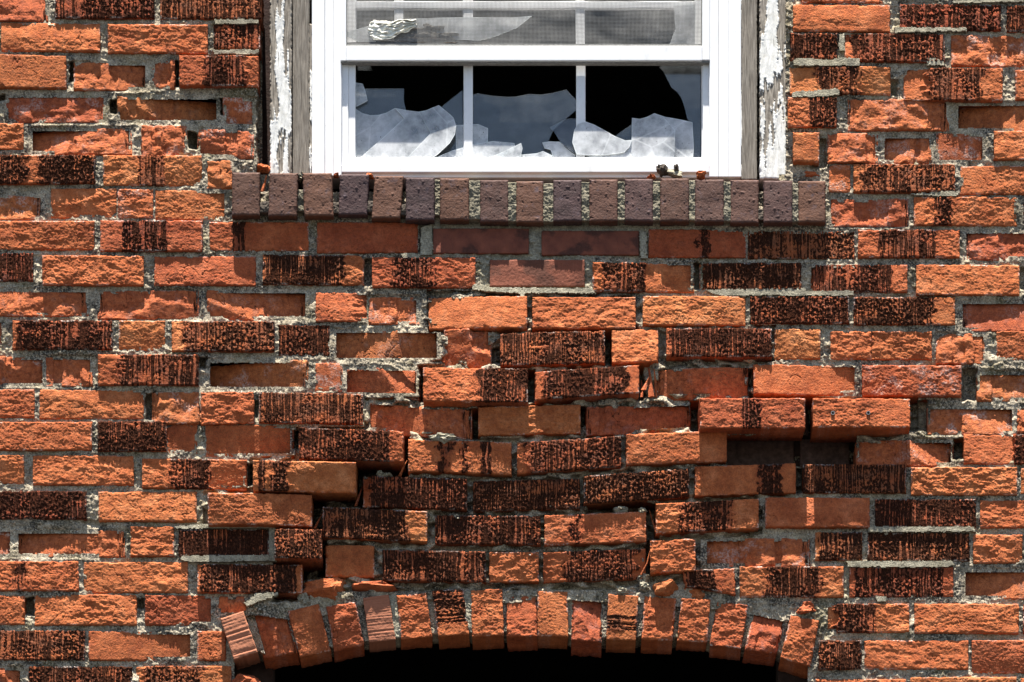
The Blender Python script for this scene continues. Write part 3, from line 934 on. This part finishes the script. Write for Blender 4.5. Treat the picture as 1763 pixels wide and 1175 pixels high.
# smears of later pointing lying over the joints
def strip(pts, d, parent, seed):
    """flat trowelled smear with a ragged outline"""
    r = np.random.default_rng(seed)
    x0, x1 = min(p[0] for p in pts), max(p[0] for p in pts)
    y0, y1 = min(p[1] for p in pts), max(p[1] for p in pts)
    xs = np.arange(x0 - 3, x1 + 3, 1.4); ys = np.arange(y0 - 3, y1 + 3, 1.4)
    X, Y = np.meshgrid(xs, ys)
    w = 1.8 * noise(X / 9, Y / 9, seed) + 1.0 * noise(X / 3.5, Y / 3.5, seed + 1)
    ins = inside(X + w, Y + .8 * w, pts)
    dz = bulge(X, Y) + d * 1e-3 + .0006 * noise(X / 12, Y / 12, seed + 2)
    front = U(X, Y, dz); n = X.size
    I = np.arange(n).reshape(X.shape)
    qs = np.stack([I[:-1, :-1], I[1:, :-1], I[1:, 1:], I[:-1, 1:]], -1)[ins[:-1, :-1] & ins[1:, 1:] & ins[1:, :-1] & ins[:-1, 1:]]
    if len(qs) == 0: return
    e = {}
    for q in qs:
        for a, b in zip(q, np.roll(q, -1)): e[(a, b)] = 1
    bord = [(a, b) for (a, b) in e if (b, a) not in e]
    bk = front.reshape(-1, 3) + np.array([0, .014, 0])
    sides = np.array([(b, a, a + n, b + n) for a, b in bord])
    allq = np.concatenate([qs, sides])
    co2 = np.concatenate([front.reshape(-1, 3), bk])
    used = np.unique(allq); mp = np.full(2 * n, -1); mp[used] = np.arange(len(used))
    at = np.zeros((len(used), 4)); at[:, 0] = .2
    put('pointing_smear', mesh_np('pointing_smear', co2[used], mp[allq], M_POINT, at, smooth=False), parent)
SM = [([(1540, 46), (1665, 47), (1664, 54), (1540, 57)], 6, wallR), ([(1365, 104), (1381, 99), (1432, 103), (1446, 98), (1481, 100), (1480, 114), (1364, 113)], 8, wallR),
      ([(1595, 100), (1608, 99), (1626, 105), (1624, 113), (1595, 113)], 6, wallR), ([(1364, 160), (1380, 156), (1444, 152), (1446, 163), (1422, 167), (1364, 168)], 9, wallR),
      ([(1640, 0), (1763, -3), (1763, 4), (1640, 6)], 5, wallR), ([(368, 33), (446, 33), (446, 41), (370, 42)], 4, wallL), ([(366, 85), (446, 84), (443, 94), (368, 94)], 6, wallL),
      ([(1494, 906), (1678, 906), (1681, 916), (1494, 917)], 6, wallR), ([(1457, 966), (1640, 965), (1644, 973), (1630, 977), (1460, 977)], 6, wallR),
      ([(390, 898), (470, 897), (470, 910), (302, 911), (300, 906)], 5, wallL), ([(312, 956), (470, 955), (478, 966), (330, 969), (310, 964)], 6, wallL),
      ([(462, 908), (474, 905), (474, 965), (462, 962)], 5, wallL), ([(420, 1038), (440, 1022), (478, 1019), (482, 1024), (440, 1038), (425, 1046)], 7, wallL),
      ([(690, 436), (722, 436), (724, 445), (692, 444)], 9, patch), ([(815, 488), (850, 494), (1020, 496), (1028, 506), (905, 505), (898, 514), (893, 506), (812, 500)], 7, patch),
      ([(1100, 396), (1114, 400), (1115, 446), (1102, 446)], 4, patch), ([(724, 392), (744, 386), (744, 440), (724, 440)], 3, patch), ([(1345, 500), (1470, 500), (1470, 510), (1345, 510)], 3, wallR),
      ([(1210, 498), (1388, 495), (1388, 508), (1235, 510)], 3, wallR), ([(1556, 334), (1650, 328), (1652, 338), (1590, 338)], 5, wallR), ([(1444, 58), (1455, 58), (1455, 88), (1444, 88)], 4, wallR), ([(1508, 1026), (1526, 1026), (1526, 1037), (1508, 1037)], 4, wallR)]
for i, (p, d, par) in enumerate(SM): strip(p, d, par, 400 + 5 * i)

# ------------------------------------------------------------------ backing wall, rooms and ground
def box_px(bm, x0, y0, x1, y1, d0, thick, bevel=0.0):
    a = U(x0, y0, d0); b = U(x1, y1, d0)
    return box_w(bm, (a[0], b[0]), (-d0, -d0 + thick), (b[2], a[2]), bevel)
def box_w(bm, xs, ys, zs, bevel=0.0):
    t = bmesh.new()
    v = [t.verts.new((x, y, z)) for x in xs for y in ys for z in zs]
    for f in ((0, 1, 3, 2), (4, 6, 7, 5), (0, 4, 5, 1), (2, 3, 7, 6), (0, 2, 6, 4), (1, 5, 7, 3)): t.faces.new([v[i] for i in f])
    bmesh.ops.recalc_face_normals(t, faces=t.faces)
    if bevel: bmesh.ops.bevel(t, geom=t.edges[:], offset=bevel, segments=2, affect='EDGES', profile=.5)
    m = bpy.data.meshes.new('tmp'); t.to_mesh(m); t.free(); bm.from_mesh(m); bpy.data.meshes.remove(m)
def done(name, bm, mat, parent, smooth=False):
    me = bpy.data.meshes.new(name); bm.to_mesh(me); bm.free(); me.materials.append(mat)
    return put(name, me, parent)

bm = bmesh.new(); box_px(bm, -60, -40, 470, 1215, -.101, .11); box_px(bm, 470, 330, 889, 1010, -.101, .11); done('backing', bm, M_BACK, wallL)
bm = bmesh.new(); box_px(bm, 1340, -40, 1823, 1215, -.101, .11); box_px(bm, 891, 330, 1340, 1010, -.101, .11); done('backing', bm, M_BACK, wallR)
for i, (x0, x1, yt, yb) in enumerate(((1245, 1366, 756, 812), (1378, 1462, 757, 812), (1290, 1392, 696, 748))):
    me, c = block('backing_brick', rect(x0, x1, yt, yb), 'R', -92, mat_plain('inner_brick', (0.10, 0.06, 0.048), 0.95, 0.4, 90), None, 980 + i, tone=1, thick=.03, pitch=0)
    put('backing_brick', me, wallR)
# dark interior behind window and arch: floors, ceiling, side walls, back wall
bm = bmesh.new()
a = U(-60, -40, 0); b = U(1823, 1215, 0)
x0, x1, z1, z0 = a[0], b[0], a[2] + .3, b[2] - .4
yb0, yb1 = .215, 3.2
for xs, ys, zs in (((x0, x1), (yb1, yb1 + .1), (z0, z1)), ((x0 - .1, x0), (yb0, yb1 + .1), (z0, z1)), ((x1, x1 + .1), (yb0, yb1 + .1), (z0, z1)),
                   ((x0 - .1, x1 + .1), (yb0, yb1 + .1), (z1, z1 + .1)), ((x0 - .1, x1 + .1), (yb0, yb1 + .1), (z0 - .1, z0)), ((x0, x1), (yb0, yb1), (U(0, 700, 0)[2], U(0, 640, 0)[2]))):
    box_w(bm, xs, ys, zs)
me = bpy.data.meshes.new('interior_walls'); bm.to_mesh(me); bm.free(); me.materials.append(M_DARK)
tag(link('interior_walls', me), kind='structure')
me = bpy.data.meshes.new('ground'); bm = bmesh.new()
bm.faces.new([bm.verts.new(p) for p in ((-60, -80, 0), (60, -80, 0), (60, 20, 0), (-60, 20, 0))]); bm.to_mesh(me); bm.free(); me.materials.append(M_GROUND)
tag(link('ground', me), kind='structure')

# ------------------------------------------------------------------ window
win = empty('window', U(905, 300, -.05), 'white vinyl window with smashed lower panes and a torn insect screen, in peeling wood casing', 'window')
for (x0, x1, sdn, bare) in ((463, 504, 1, .0), (1306, 1356, 2, -.5)):
    me, c = block('casing', rect(x0, x1, -40, 306 if x0 < 900 else 310), 'W', -14, M_PAINT, bare, 1000 + sdn, step=.0018, thick=.09, pitch=0, edge=2.2)
    put('casing', me, win)
for (x0, x1, d) in ((503, 533, -26), (1276, 1304, -22)):
    me, c = block('jamb_board', rect(x0, x1, -40, 310), 'G', d, M_WOOD, None, 1010 + x0, thick=.09, pitch=0, edge=.6)
    put('jamb_board', me, win)
me, c = block('caulk', rect(531, 539, 40, 306), 'W', -27, M_PAINT, .5, 1030, thick=.03, pitch=0, edge=1.0); put('caulk', me, win)
me, c = block('caulk', rect(1273, 1279, -30, 306), 'W', -24, M_PAINT, -.6, 1031, thick=.03, pitch=0, edge=1.0); put('caulk', me, win)
# main frame: stepped ridges on both sides and along the bottom
bm = bmesh.new()
for (xa, xb, d) in ((537, 559, -.020), (559, 574, -.026), (574, 588, -.022)): box_px(bm, xa, -45, xb, 303, d, .07, .0015)
for (xa, xb, d) in ((1221, 1237, -.022), (1237, 1254, -.026), (1254, 1276, -.020)): box_px(bm, xa, -45, xb, 305, d, .07, .0015)
box_px(bm, 588, 284, 1221, 297, -.024, .07, .0015); box_px(bm, 560, 297.5, 1250, 306, -.034, .075, .0015)
done('frame', bm, M_VINYL, win)
bm = bmesh.new()
box_px(bm, 588, 105, 600, 285, -.032, .05, .001); box_px(bm, 1210, 105, 1221, 285, -.032, .05, .001); done('track', bm, M_VINYL, win)
# lower sash
sash = empty('sash', (0, 0, 0), None, None); sash.parent = win
bm = bmesh.new()
box_px(bm, 600, 108, 612, 274, -.034, .03, .0015); box_px(bm, 1208, 108, 1214, 274, -.038, .03, .001); box_px(bm, 600, 271, 1210, 286, -.030, .03, .0015)
def under(name, bm, mat, parent):
    me = bpy.data.meshes.new(name); bm.to_mesh(me); bm.free(); me.materials.append(mat)
    rel(me, win.location); return link(name, me, parent)
bpy.data.objects.remove(sash)
sash = under('sash', bm, M_VINYL, win)
for (xa, xb) in ((798, 814), (992, 1008)):
    bm = bmesh.new(); box_px(bm, xa, 96, xb, 273, -.042, .010, .002); under('muntin', bm, M_VINYL, sash)
# upper part behind the screen
bm = bmesh.new()
box_px(bm, 597, -45, 613, 100, -.075, .02, .001); box_px(bm, 1196, -45, 1212, 100, -.075, .02, .001); box_px(bm, 600, 84, 1210, 100, -.062, .02, .001)
sash2 = under('sash', bm, M_VINYL, win)
for (xa, xb, ya, yb2) in ((679, 695, -40, 40), (797, 815, -40, 90), (991, 1007, -40, 90)):
    bm = bmesh.new(); box_px(bm, xa, ya, xb, yb2, -.072, .012, .002); under('muntin', bm, M_VINYL, sash2)
bm = bmesh.new(); box_px(bm, 612, 2, 1197, 15, -.070, .012, .002); under('muntin', bm, M_VINYL, sash2)
# half screen
bm = bmesh.new()
box_px(bm, 586, -45, 596, 105, -.016, .018, .0015); box_px(bm, 1209, -45, 1222, 104, -.016, .018, .0015); box_px(bm, 596, 79, 1209, 105, -.014, .018, .002)
scr = under('screen_frame', bm, M_VINYL, win)
bm = bmesh.new(); box_px(bm, 587, 104.8, 1222, 108, -.018, .02, .0005); under('gasket_or_shade_strip', bm, M_SEAL, scr)  # dark strip added under the rail as its shadow line
bm = bmesh.new(); box_px(bm, 596, 76, 1209, 79, -.020, .006, .0); box_px(bm, 596, -45, 598, 77, -.020, .006, .0); box_px(bm, 1207, -45, 1209, 77, -.020, .006, .0); under('gasket_or_shade_strip', bm, M_SEAL, scr)
xs = np.linspace(597, 1208, 90); ys = np.linspace(-45, 78, 24)
A, Bq = np.meshgrid(xs, ys)
w = .0035 * fbm(A / 160, Bq / 60, 3, 600) * np.minimum(1, np.minimum(A - 597, 1208 - A) / 40)
I = np.arange(A.size).reshape(A.shape)
qs = np.stack([I[:-1, :-1], I[1:, :-1], I[1:, 1:], I[:-1, 1:]], -1).reshape(-1, 4)
me = mesh_np('screen_mesh', U(A, Bq, -.024 + w).reshape(-1, 3), qs, M_SCREEN); rel(me, win.location); link('screen_mesh', me, scr)

# broken panes (photograph outlines set at their real depth, 3 mm thick)
def z1(pts): return [(440 + x / 3.916, y / 3.916) for x, y in pts]
def z2(pts): return [(880 + x / 3.916, y / 3.916) for x, y in pts]
def shard(pts, d, mat, tilt=0.0, yaw=0.0, name='glass_shard'):
    p = np.array(pts, float); cx, cy = p.mean(0); d = d + .013
    dz = d + tilt * (p[:, 1] - cy) * S + yaw * (p[:, 0] - cx) * S
    f = U(p[:, 0], p[:, 1], dz)
    bm = bmesh.new()
    a = [bm.verts.new(v) for v in f]; b2 = [bm.verts.new(v + np.array([0, .003, 0])) for v in f]
    bm.faces.new(a); bm.faces.new(b2[::-1])
    for i in range(len(a)): bm.faces.new((a[i], b2[i], b2[(i + 1) % len(a)], a[(i + 1) % len(a)]))
    bmesh.ops.recalc_face_normals(bm, faces=bm.faces)
    bm.faces.ensure_lookup_table()
    rim = bmesh.ops.inset_region(bm, faces=[bm.faces[0]], thickness=.0011, use_even_offset=True)['faces']
    for fc in bm.faces:
        if fc in rim or len(fc.verts) == 4 and fc.calc_area() < .002 and abs(fc.normal.y) < .5: fc.material_index = 1
    o = under(name, bm, mat, win); o.data.materials.append(M_RIM if mat is M_DUSTY else mat)
    return o
shard(z1([(676, 600), (1000, 598), (1000, 690), (1015, 745), (1080, 800), (1110, 900), (1000, 1070), (676, 1070)]), -.072, M_CLEAR)
shard(z1([(1180, 780), (1395, 608), (1402, 1070), (1050, 1070), (1060, 850)]), -.070, M_CLEAR)
shard(z1([(1462, 640), (1500, 630), (1600, 648), (1700, 655), (1762, 652), (1843, 635), (1925, 640), (2000, 628), (2095, 605), (2165, 680), (2170, 735), (2013, 870), (1975, 950), (2050, 1075), (1462, 1075)]), -.071, M_CLEAR)
shard(z2([(1010, 425), (1278, 425), (1278, 1088), (1100, 1088), (1180, 950), (1215, 830), (1187, 800), (1172, 730), (1150, 665), (1120, 620), (1080, 590), (1062, 550), (1040, 510), (1022, 475), (1000, 458)]), -.066, M_CLEAR)
shard(z2([(690, 925), (815, 838), (830, 1080), (640, 1080)]), -.073, M_CLEAR)
shard(z1([(676, 735), (720, 765), (775, 779), (830, 776), (880, 762), (940, 730), (1010, 748), (990, 900), (880, 1000), (700, 1068), (676, 1068)]), -.063, M_DUSTY, .05)
shard(z1([(940, 730), (1020, 745), (1100, 755), (1180, 860), (1275, 1000), (1200, 1068), (700, 1068), (860, 930), (1000, 800)]), -.0575, M_DUSTY, .08)
shard(z1([(1100, 755), (1150, 745), (1235, 710), (1300, 762), (1335, 795), (1352, 850), (1345, 905), (1310, 965), (1230, 1040), (1190, 1068), (1020, 1068), (1180, 900)]), -.052, M_DUSTY, .12, .1)
shard(z1([(676, 558), (722, 566), (742, 620), (755, 680), (690, 715), (676, 720)]), -.062, M_DUSTY)
shard(z1([(690, 435), (770, 435), (788, 475), (686, 473)]), -.062, M_CLEAR)
shard(z1([(1350, 845), (1500, 838), (1568, 866), (1562, 1072), (1352, 1072)]), -.061, M_DUSTY)
shard(z1([(1195, 1070), (1330, 1015), (1470, 975), (1600, 953), (1745, 966), (1752, 1008), (1640, 1070)]), -.056, M_DUSTY, .1)
shard(z1([(1560, 1072), (1700, 1010), (1790, 965), (1800, 1000), (1785, 1072)]), -.049, M_DUSTY, .1)
shard(z2([(10, 1078), (60, 1045), (170, 1035), (215, 1020), (280, 1050), (275, 1078)]), -.058, M_DUSTY)
shard(z2([(210, 962), (260, 955), (330, 957), (370, 1000), (430, 1045), (440, 1078), (290, 1078), (265, 1010), (225, 1000)]), -.062, M_DUSTY, .1)
shard(z2([(260, 860), (340, 815), (390, 800), (440, 800), (470, 840), (450, 1050), (380, 1000), (330, 955), (290, 890)]), -.060, M_CLEAR, .1)
shard(z2([(425, 880), (450, 835), (500, 820), (560, 842), (640, 885), (700, 920), (770, 948), (812, 945), (800, 990), (760, 1030), (640, 1046), (520, 1048), (440, 1040), (412, 960)]), -.050, M_DUSTY, .1)
shard(z2([(815, 796), (868, 803), (915, 790), (965, 765), (1020, 783), (1105, 880), (1100, 1085), (700, 1085), (660, 1046), (790, 1010), (812, 945)]), -.054, M_DUSTY, .05)
shard(z2([(965, 765), (1040, 790), (1130, 805), (1222, 825), (1232, 1000), (1225, 1086), (900, 1086), (1000, 950), (1105, 885)]), -.0595, M_DUSTY, .05)
shard(z2([(440, 1078), (530, 1055), (680, 1040), (790, 1010), (830, 1086), (540, 1082)]), -.050, M_DUSTY, .1)
# curved slice of broken upper pane behind the screen
shard([(597, 55), (640, 44), (700, 33), (760, 31), (830, 30), (885, 30), (915, 28), (890, 48), (850, 64), (800, 76), (760, 84), (640, 84), (597, 62)], -.060, M_DUSTY, 0, 0)
shard([(1160, 10), (1197, 8), (1197, 84), (1150, 84), (1163, 50)], -.066, M_DUSTY)

# ------------------------------------------------------------------ rubble, crumbs and litter
def lump(name, x0, x1, y0, y1, d, depth, mat, seed, label, cat, group=None, sub=3, amp=.22, sharp=True):
    r = np.random.default_rng(seed)
    bm = bmesh.new(); bmesh.ops.create_icosphere(bm, subdivisions=sub, radius=1)
    d = d + (.010 if name == 'brick_fragment' else .004)
    c = U((x0 + x1) / 2, (y0 + y1) / 2, d - depth / 2)
    o1, o2 = r.uniform(0, 99, 2)
    planes = r.normal(size=(9, 3)); planes /= np.linalg.norm(planes, axis=1)[:, None]; off = r.uniform(.55, .9, 9)
    sx, sz = (x1 - x0) * S / 2, (y1 - y0) * S / 2
    for v in bm.verts:
        p = np.array(v.co)
        if sharp:
            p = np.sign(p) * np.abs(p) ** .6
            for n_, o_ in zip(planes, off):
                k = p @ n_ - o_
                if k > 0: p = p - k * n_
        f = 1 + amp * float(fbm(np.array([p[0] * 2 + o1]), np.array([p[2] * 2 + p[1] * 1.3 + o2]), 3, seed)[0])
        p = p * f
        v.co = (p[0] * sx * 1.12, p[1] * depth / 2, p[2] * sz * 1.12)
    me = bpy.data.meshes.new(name); bm.to_mesh(me); bm.free(); me.materials.append(mat)
    at = me.attributes.new('wear', 'FLOAT_COLOR', 'POINT')
    at.data.foreach_set('color', np.tile([0, .2, 0, .2], len(me.vertices)).astype(np.float32))
    return tag(link(name, me, None, tuple(c)), label, cat, group)
RB = 'broken brick pieces wedged over the arch'
lump('brick_fragment', 528, 596, 995, 1034, .014, .06, M_BRICK, 11, 'lit orange brick fragment lying over the third arch brick from the left', 'brick fragment', RB, 4, .2)
lump('brick_fragment', 612, 686, 1003, 1021, .006, .05, M_BRICK, 12, 'flat orange sliver of brick in mortar over the fourth and fifth arch bricks', 'brick fragment', RB, 4, .2)
lump('brick_fragment', 1128, 1170, 999, 1026, .008, .05, M_BRICK, 13, 'small squarish orange brick chunk over the arch, under a short orange brick', 'brick fragment', RB, 4, .15)
lump('brick_fragment', 1180, 1217, 1012, 1034, .000, .05, M_BRICK, 14, 'dull red wedge of brick under a burnt broken brick, at the right of the arch', 'brick fragment', RB, 4, .2)
lump('brick_fragment', 1370, 1409, 1040, 1060, .000, .04, M_BRICK, 15, 'thin curved brick flake set in mortar above the last arch brick on the right', 'brick fragment', RB, 4, .25)
lump('brick_fragment', 1378, 1414, 293, 312, -.01, .05, M_BRICK, 16, 'small reddish brick piece resting on the right end of the window sill', 'brick fragment', None, 4, .25)
lump('brick_fragment', 442, 466, 284, 300, -.01, .05, M_BRICK, 17, 'small orange brick piece at the foot of the left casing, on the sill', 'brick fragment', None, 4, .25)
lump('brick_fragment', 400, 452, 1162, 1192, .006, .08, M_BRICK, 18, 'orange brick corner under the left foot of the arch', 'brick fragment', None, 4, .15)
b = (1176, 1265, 983, 1012, 6, 'M', 8, [(0, .6)], None)
me, c = block('broken_brick', [(1176, 983), (1264, 979), (1266, 1024), (1180, 1008)], 'M', 8, M_BRICK, [(.05, .62)], 1210); rel(me, c)
tag(link('broken_brick', me, None, tuple(c)), 'broken burnt brick tapering to the left, above the right part of the arch', 'brick', 'loosened bricks over the arch')
MC = 'crumbs of mortar lying on the bricks'
for i, (x0, x1, y0, y1, d, lb) in enumerate(((745, 783, 747, 760, .03, 'white mortar lump on top of the orange brick right of the crack'), (649, 659, 812, 822, .012, 'pointed white mortar crumb on the top left of a dark scored brick'),
        (660, 674, 815, 823, .012, 'rounded white mortar crumb beside a pointed one on a dark scored brick'), (1058, 1080, 873, 884, .01, 'white mortar crumb in the black slit over an orange streaked brick'),
        (1100, 1112, 876, 884, .01, 'small white mortar crumb at the top right corner of an orange streaked brick'), (1062, 1080, 1012, 1024, -.002, 'white mortar crumb just above the arch, right of its crown'), (515, 532, 1018, 1042, .0, 'grey mortar lump left of the lit orange brick fragment'), (1102, 1116, 1004, 1018, 0, 'grey mortar lump left of the small squarish brick chunk'))):
    lump('mortar_crumb', x0, x1, y0, y1, d, .018, M_POINT, 30 + i, lb, 'mortar crumb', MC, 3, .5, False)
# splinters beside the tilted dark brick and in the cracks
def splinter(pts, wpx, d, label, seed, mat=M_BRICK):
    bm = bmesh.new(); r = random.Random(seed); rings = []
    for i, (x, y) in enumerate(pts):
        wv = wpx * (1 - .75 * i / (len(pts) - 1)) * S
        c = U(x, y, d + .004 * math.sin(i * 2.1 + seed))
        rings.append([bm.verts.new((c[0] + wv * math.cos(a) * r.uniform(.6, 1.1), c[1] + wv * .7 * math.sin(a), c[2] + wv * .2 * r.uniform(-1, 1))) for a in (.3, 1.8, 3.3, 4.8)])
    for a, b2 in zip(rings, rings[1:]):
        for i in range(4): bm.faces.new((a[i], a[(i + 1) % 4], b2[(i + 1) % 4], b2[i]))
    bm.faces.new(rings[0]); bm.faces.new(rings[-1][::-1]); bmesh.ops.recalc_face_normals(bm, faces=bm.faces)
    me = bpy.data.meshes.new('brick_splinter'); bm.to_mesh(me); bm.free(); me.materials.append(mat)
    at = me.attributes.new('wear', 'FLOAT_COLOR', 'POINT'); at.data.foreach_set('color', np.tile([0, .6, 0, .6], len(me.vertices)).astype(np.float32))
    c = U(*pts[0], d); rel(me, c)
    tag(link('brick_splinter', me, None, tuple(c)), label, 'brick splinter', 'splinters of brick in the open joints')
splinter([(1122, 684), (1121, 665), (1119, 648), (1117, 634)], 7, .006, 'broadest upright brick splinter beside the recessed tan brick', 1)
splinter([(1108, 672), (1113, 660), (1117, 650)], 4.5, .012, 'short slanting brick splinter off the end of the tilted dark brick', 2)
splinter([(1105, 684), (1106, 672), (1104, 655)], 3, .008, 'thin pale splinter touching the end of the tilted dark brick', 3)
splinter([(1129, 684), (1128, 655), (1126, 636)], 4, .002, 'narrow upright splinter against the left end of the recessed tan brick', 4)
splinter([(688, 821), (694, 806), (701, 793)], 3, .01, 'thin orange splinter leaning across the black gap of the crack, middle step', 5)
splinter([(612, 872), (618, 856), (624, 838)], 3, -.01, 'dim red splinter deep in the crack, left of the crumb covered dark brick', 6)
splinter([(542, 910), (549, 896), (556, 884)], 3, -.005, 'dim red splinter deep in the lowest step of the crack', 7)
splinter([(1130, 916), (1124, 900), (1118, 878)], 3, .0, 'thin dark splinter in the open joint left of the burnt patch brick', 8)
splinter([(764, 624), (767, 600), (768, 572)], 5, .004, 'upright orange splinter left of the short shattered brick', 9)
splinter([(452, 330), (456, 316), (459, 302)], 3.5, .02, 'orange splinter standing between the two leftmost sill bricks', 10)
splinter([(1104, 990), (1114, 970), (1119, 948)], 3, .0, 'thin dark splinter in the open joint left of a short orange brick over the arch', 11)
# litter on the sill
LT = 'litter on the window sill'
for i, (x0, x1, y0, y1, mt, lb, ct) in enumerate(((1132, 1150, 285, 302, M_LITTER, 'dark brown clump of litter standing on the sill below the window', 'litter'), (1160, 1168, 285, 297, M_LITTER, 'small dark upright scrap of litter on the sill', 'litter'),
        (1148, 1174, 293, 306, M_POINT, 'pale crumbly lump of mortar on the sill, beside dark litter', 'mortar crumb'), (1199, 1216, 297, 308, M_BRICK, 'small orange and white crumb of brick on the sill, right of dark litter', 'brick fragment'),
        (1114, 1130, 301, 309, M_BRICK, 'flat orange flake on the sill, left of dark litter', 'brick fragment'), (630, 643, 299, 306, M_BRICK, 'orange flake lodged on top of the fourth and fifth sill bricks', 'brick fragment'), (574, 584, 300, 306, M_BRICK, 'orange flake lodged between the third and fourth sill bricks', 'brick fragment'), (514, 523, 298, 310, M_POINT, 'pale mortar crumb between the second and third sill bricks', 'mortar crumb'))):
    lump(ct.replace(' ', '_') if ct != 'litter' else 'litter_clump', x0, x1, y0, y1, .012, .03, mt, 60 + i, lb, ct, LT, 3, .35, ct != 'litter')
# torn cloth and nest litter behind the screen
def cloth():
    xs = np.linspace(0, 1, 70); ys = np.linspace(0, 1, 34); A, B2 = np.meshgrid(xs, ys)
    px = 634 + 82 * A + 9 * (1 - A) * (2 * B2 - 1) ** 2 + 4 * noise(B2 * 4, A * 2, 7); py = 36 + 8 * A * (1 - A) - 3 * A + (33 - 22 * A ** 1.5 * .9) * B2 + 4 * noise(A * 4, B2 * 3, 8)
    fold = np.abs(np.sin((B2 * 1.4 + .15 * A) * 9 + 1.5 * noise(A * 2, B2 * 3, 9)))
    d = -.022 + .009 * fold * (.3 + A) * (1 - .4 * B2) + .005 * noise(A * 9, B2 * 9, 10)
    I = np.arange(A.size).reshape(A.shape)
    qs = np.stack([I[:-1, :-1], I[1:, :-1], I[1:, 1:], I[:-1, 1:]], -1).reshape(-1, 4)
    co = U(px, py, d).reshape(-1, 3); c = co.mean(0)
    me = mesh_np('torn_cloth', co - c, qs, M_CLOTH)
    o = link('torn_cloth', me, None, tuple(c)); m = o.modifiers.new('thickness', 'SOLIDIFY'); m.thickness = .0015
    tag(o, 'crumpled dirty white cloth caught behind the insect screen at the left', 'cloth')
cloth()
lump('nest_litter', 690, 778, 44, 82, -.045, .03, mat_plain('grey_fluff', (0.16, 0.145, 0.125), .95, .6, 400, .1, .004), 81, 'grey heap of fluff and dust on the screen ledge beside the torn cloth', 'litter', None, 5, .5, False)
lump('nest_litter', 655, 812, 70, 83, -.030, .02, M_LITTER, 82, 'dark line of crumbly dirt along the bottom of the insect screen', 'litter', None, 5, .6, False)
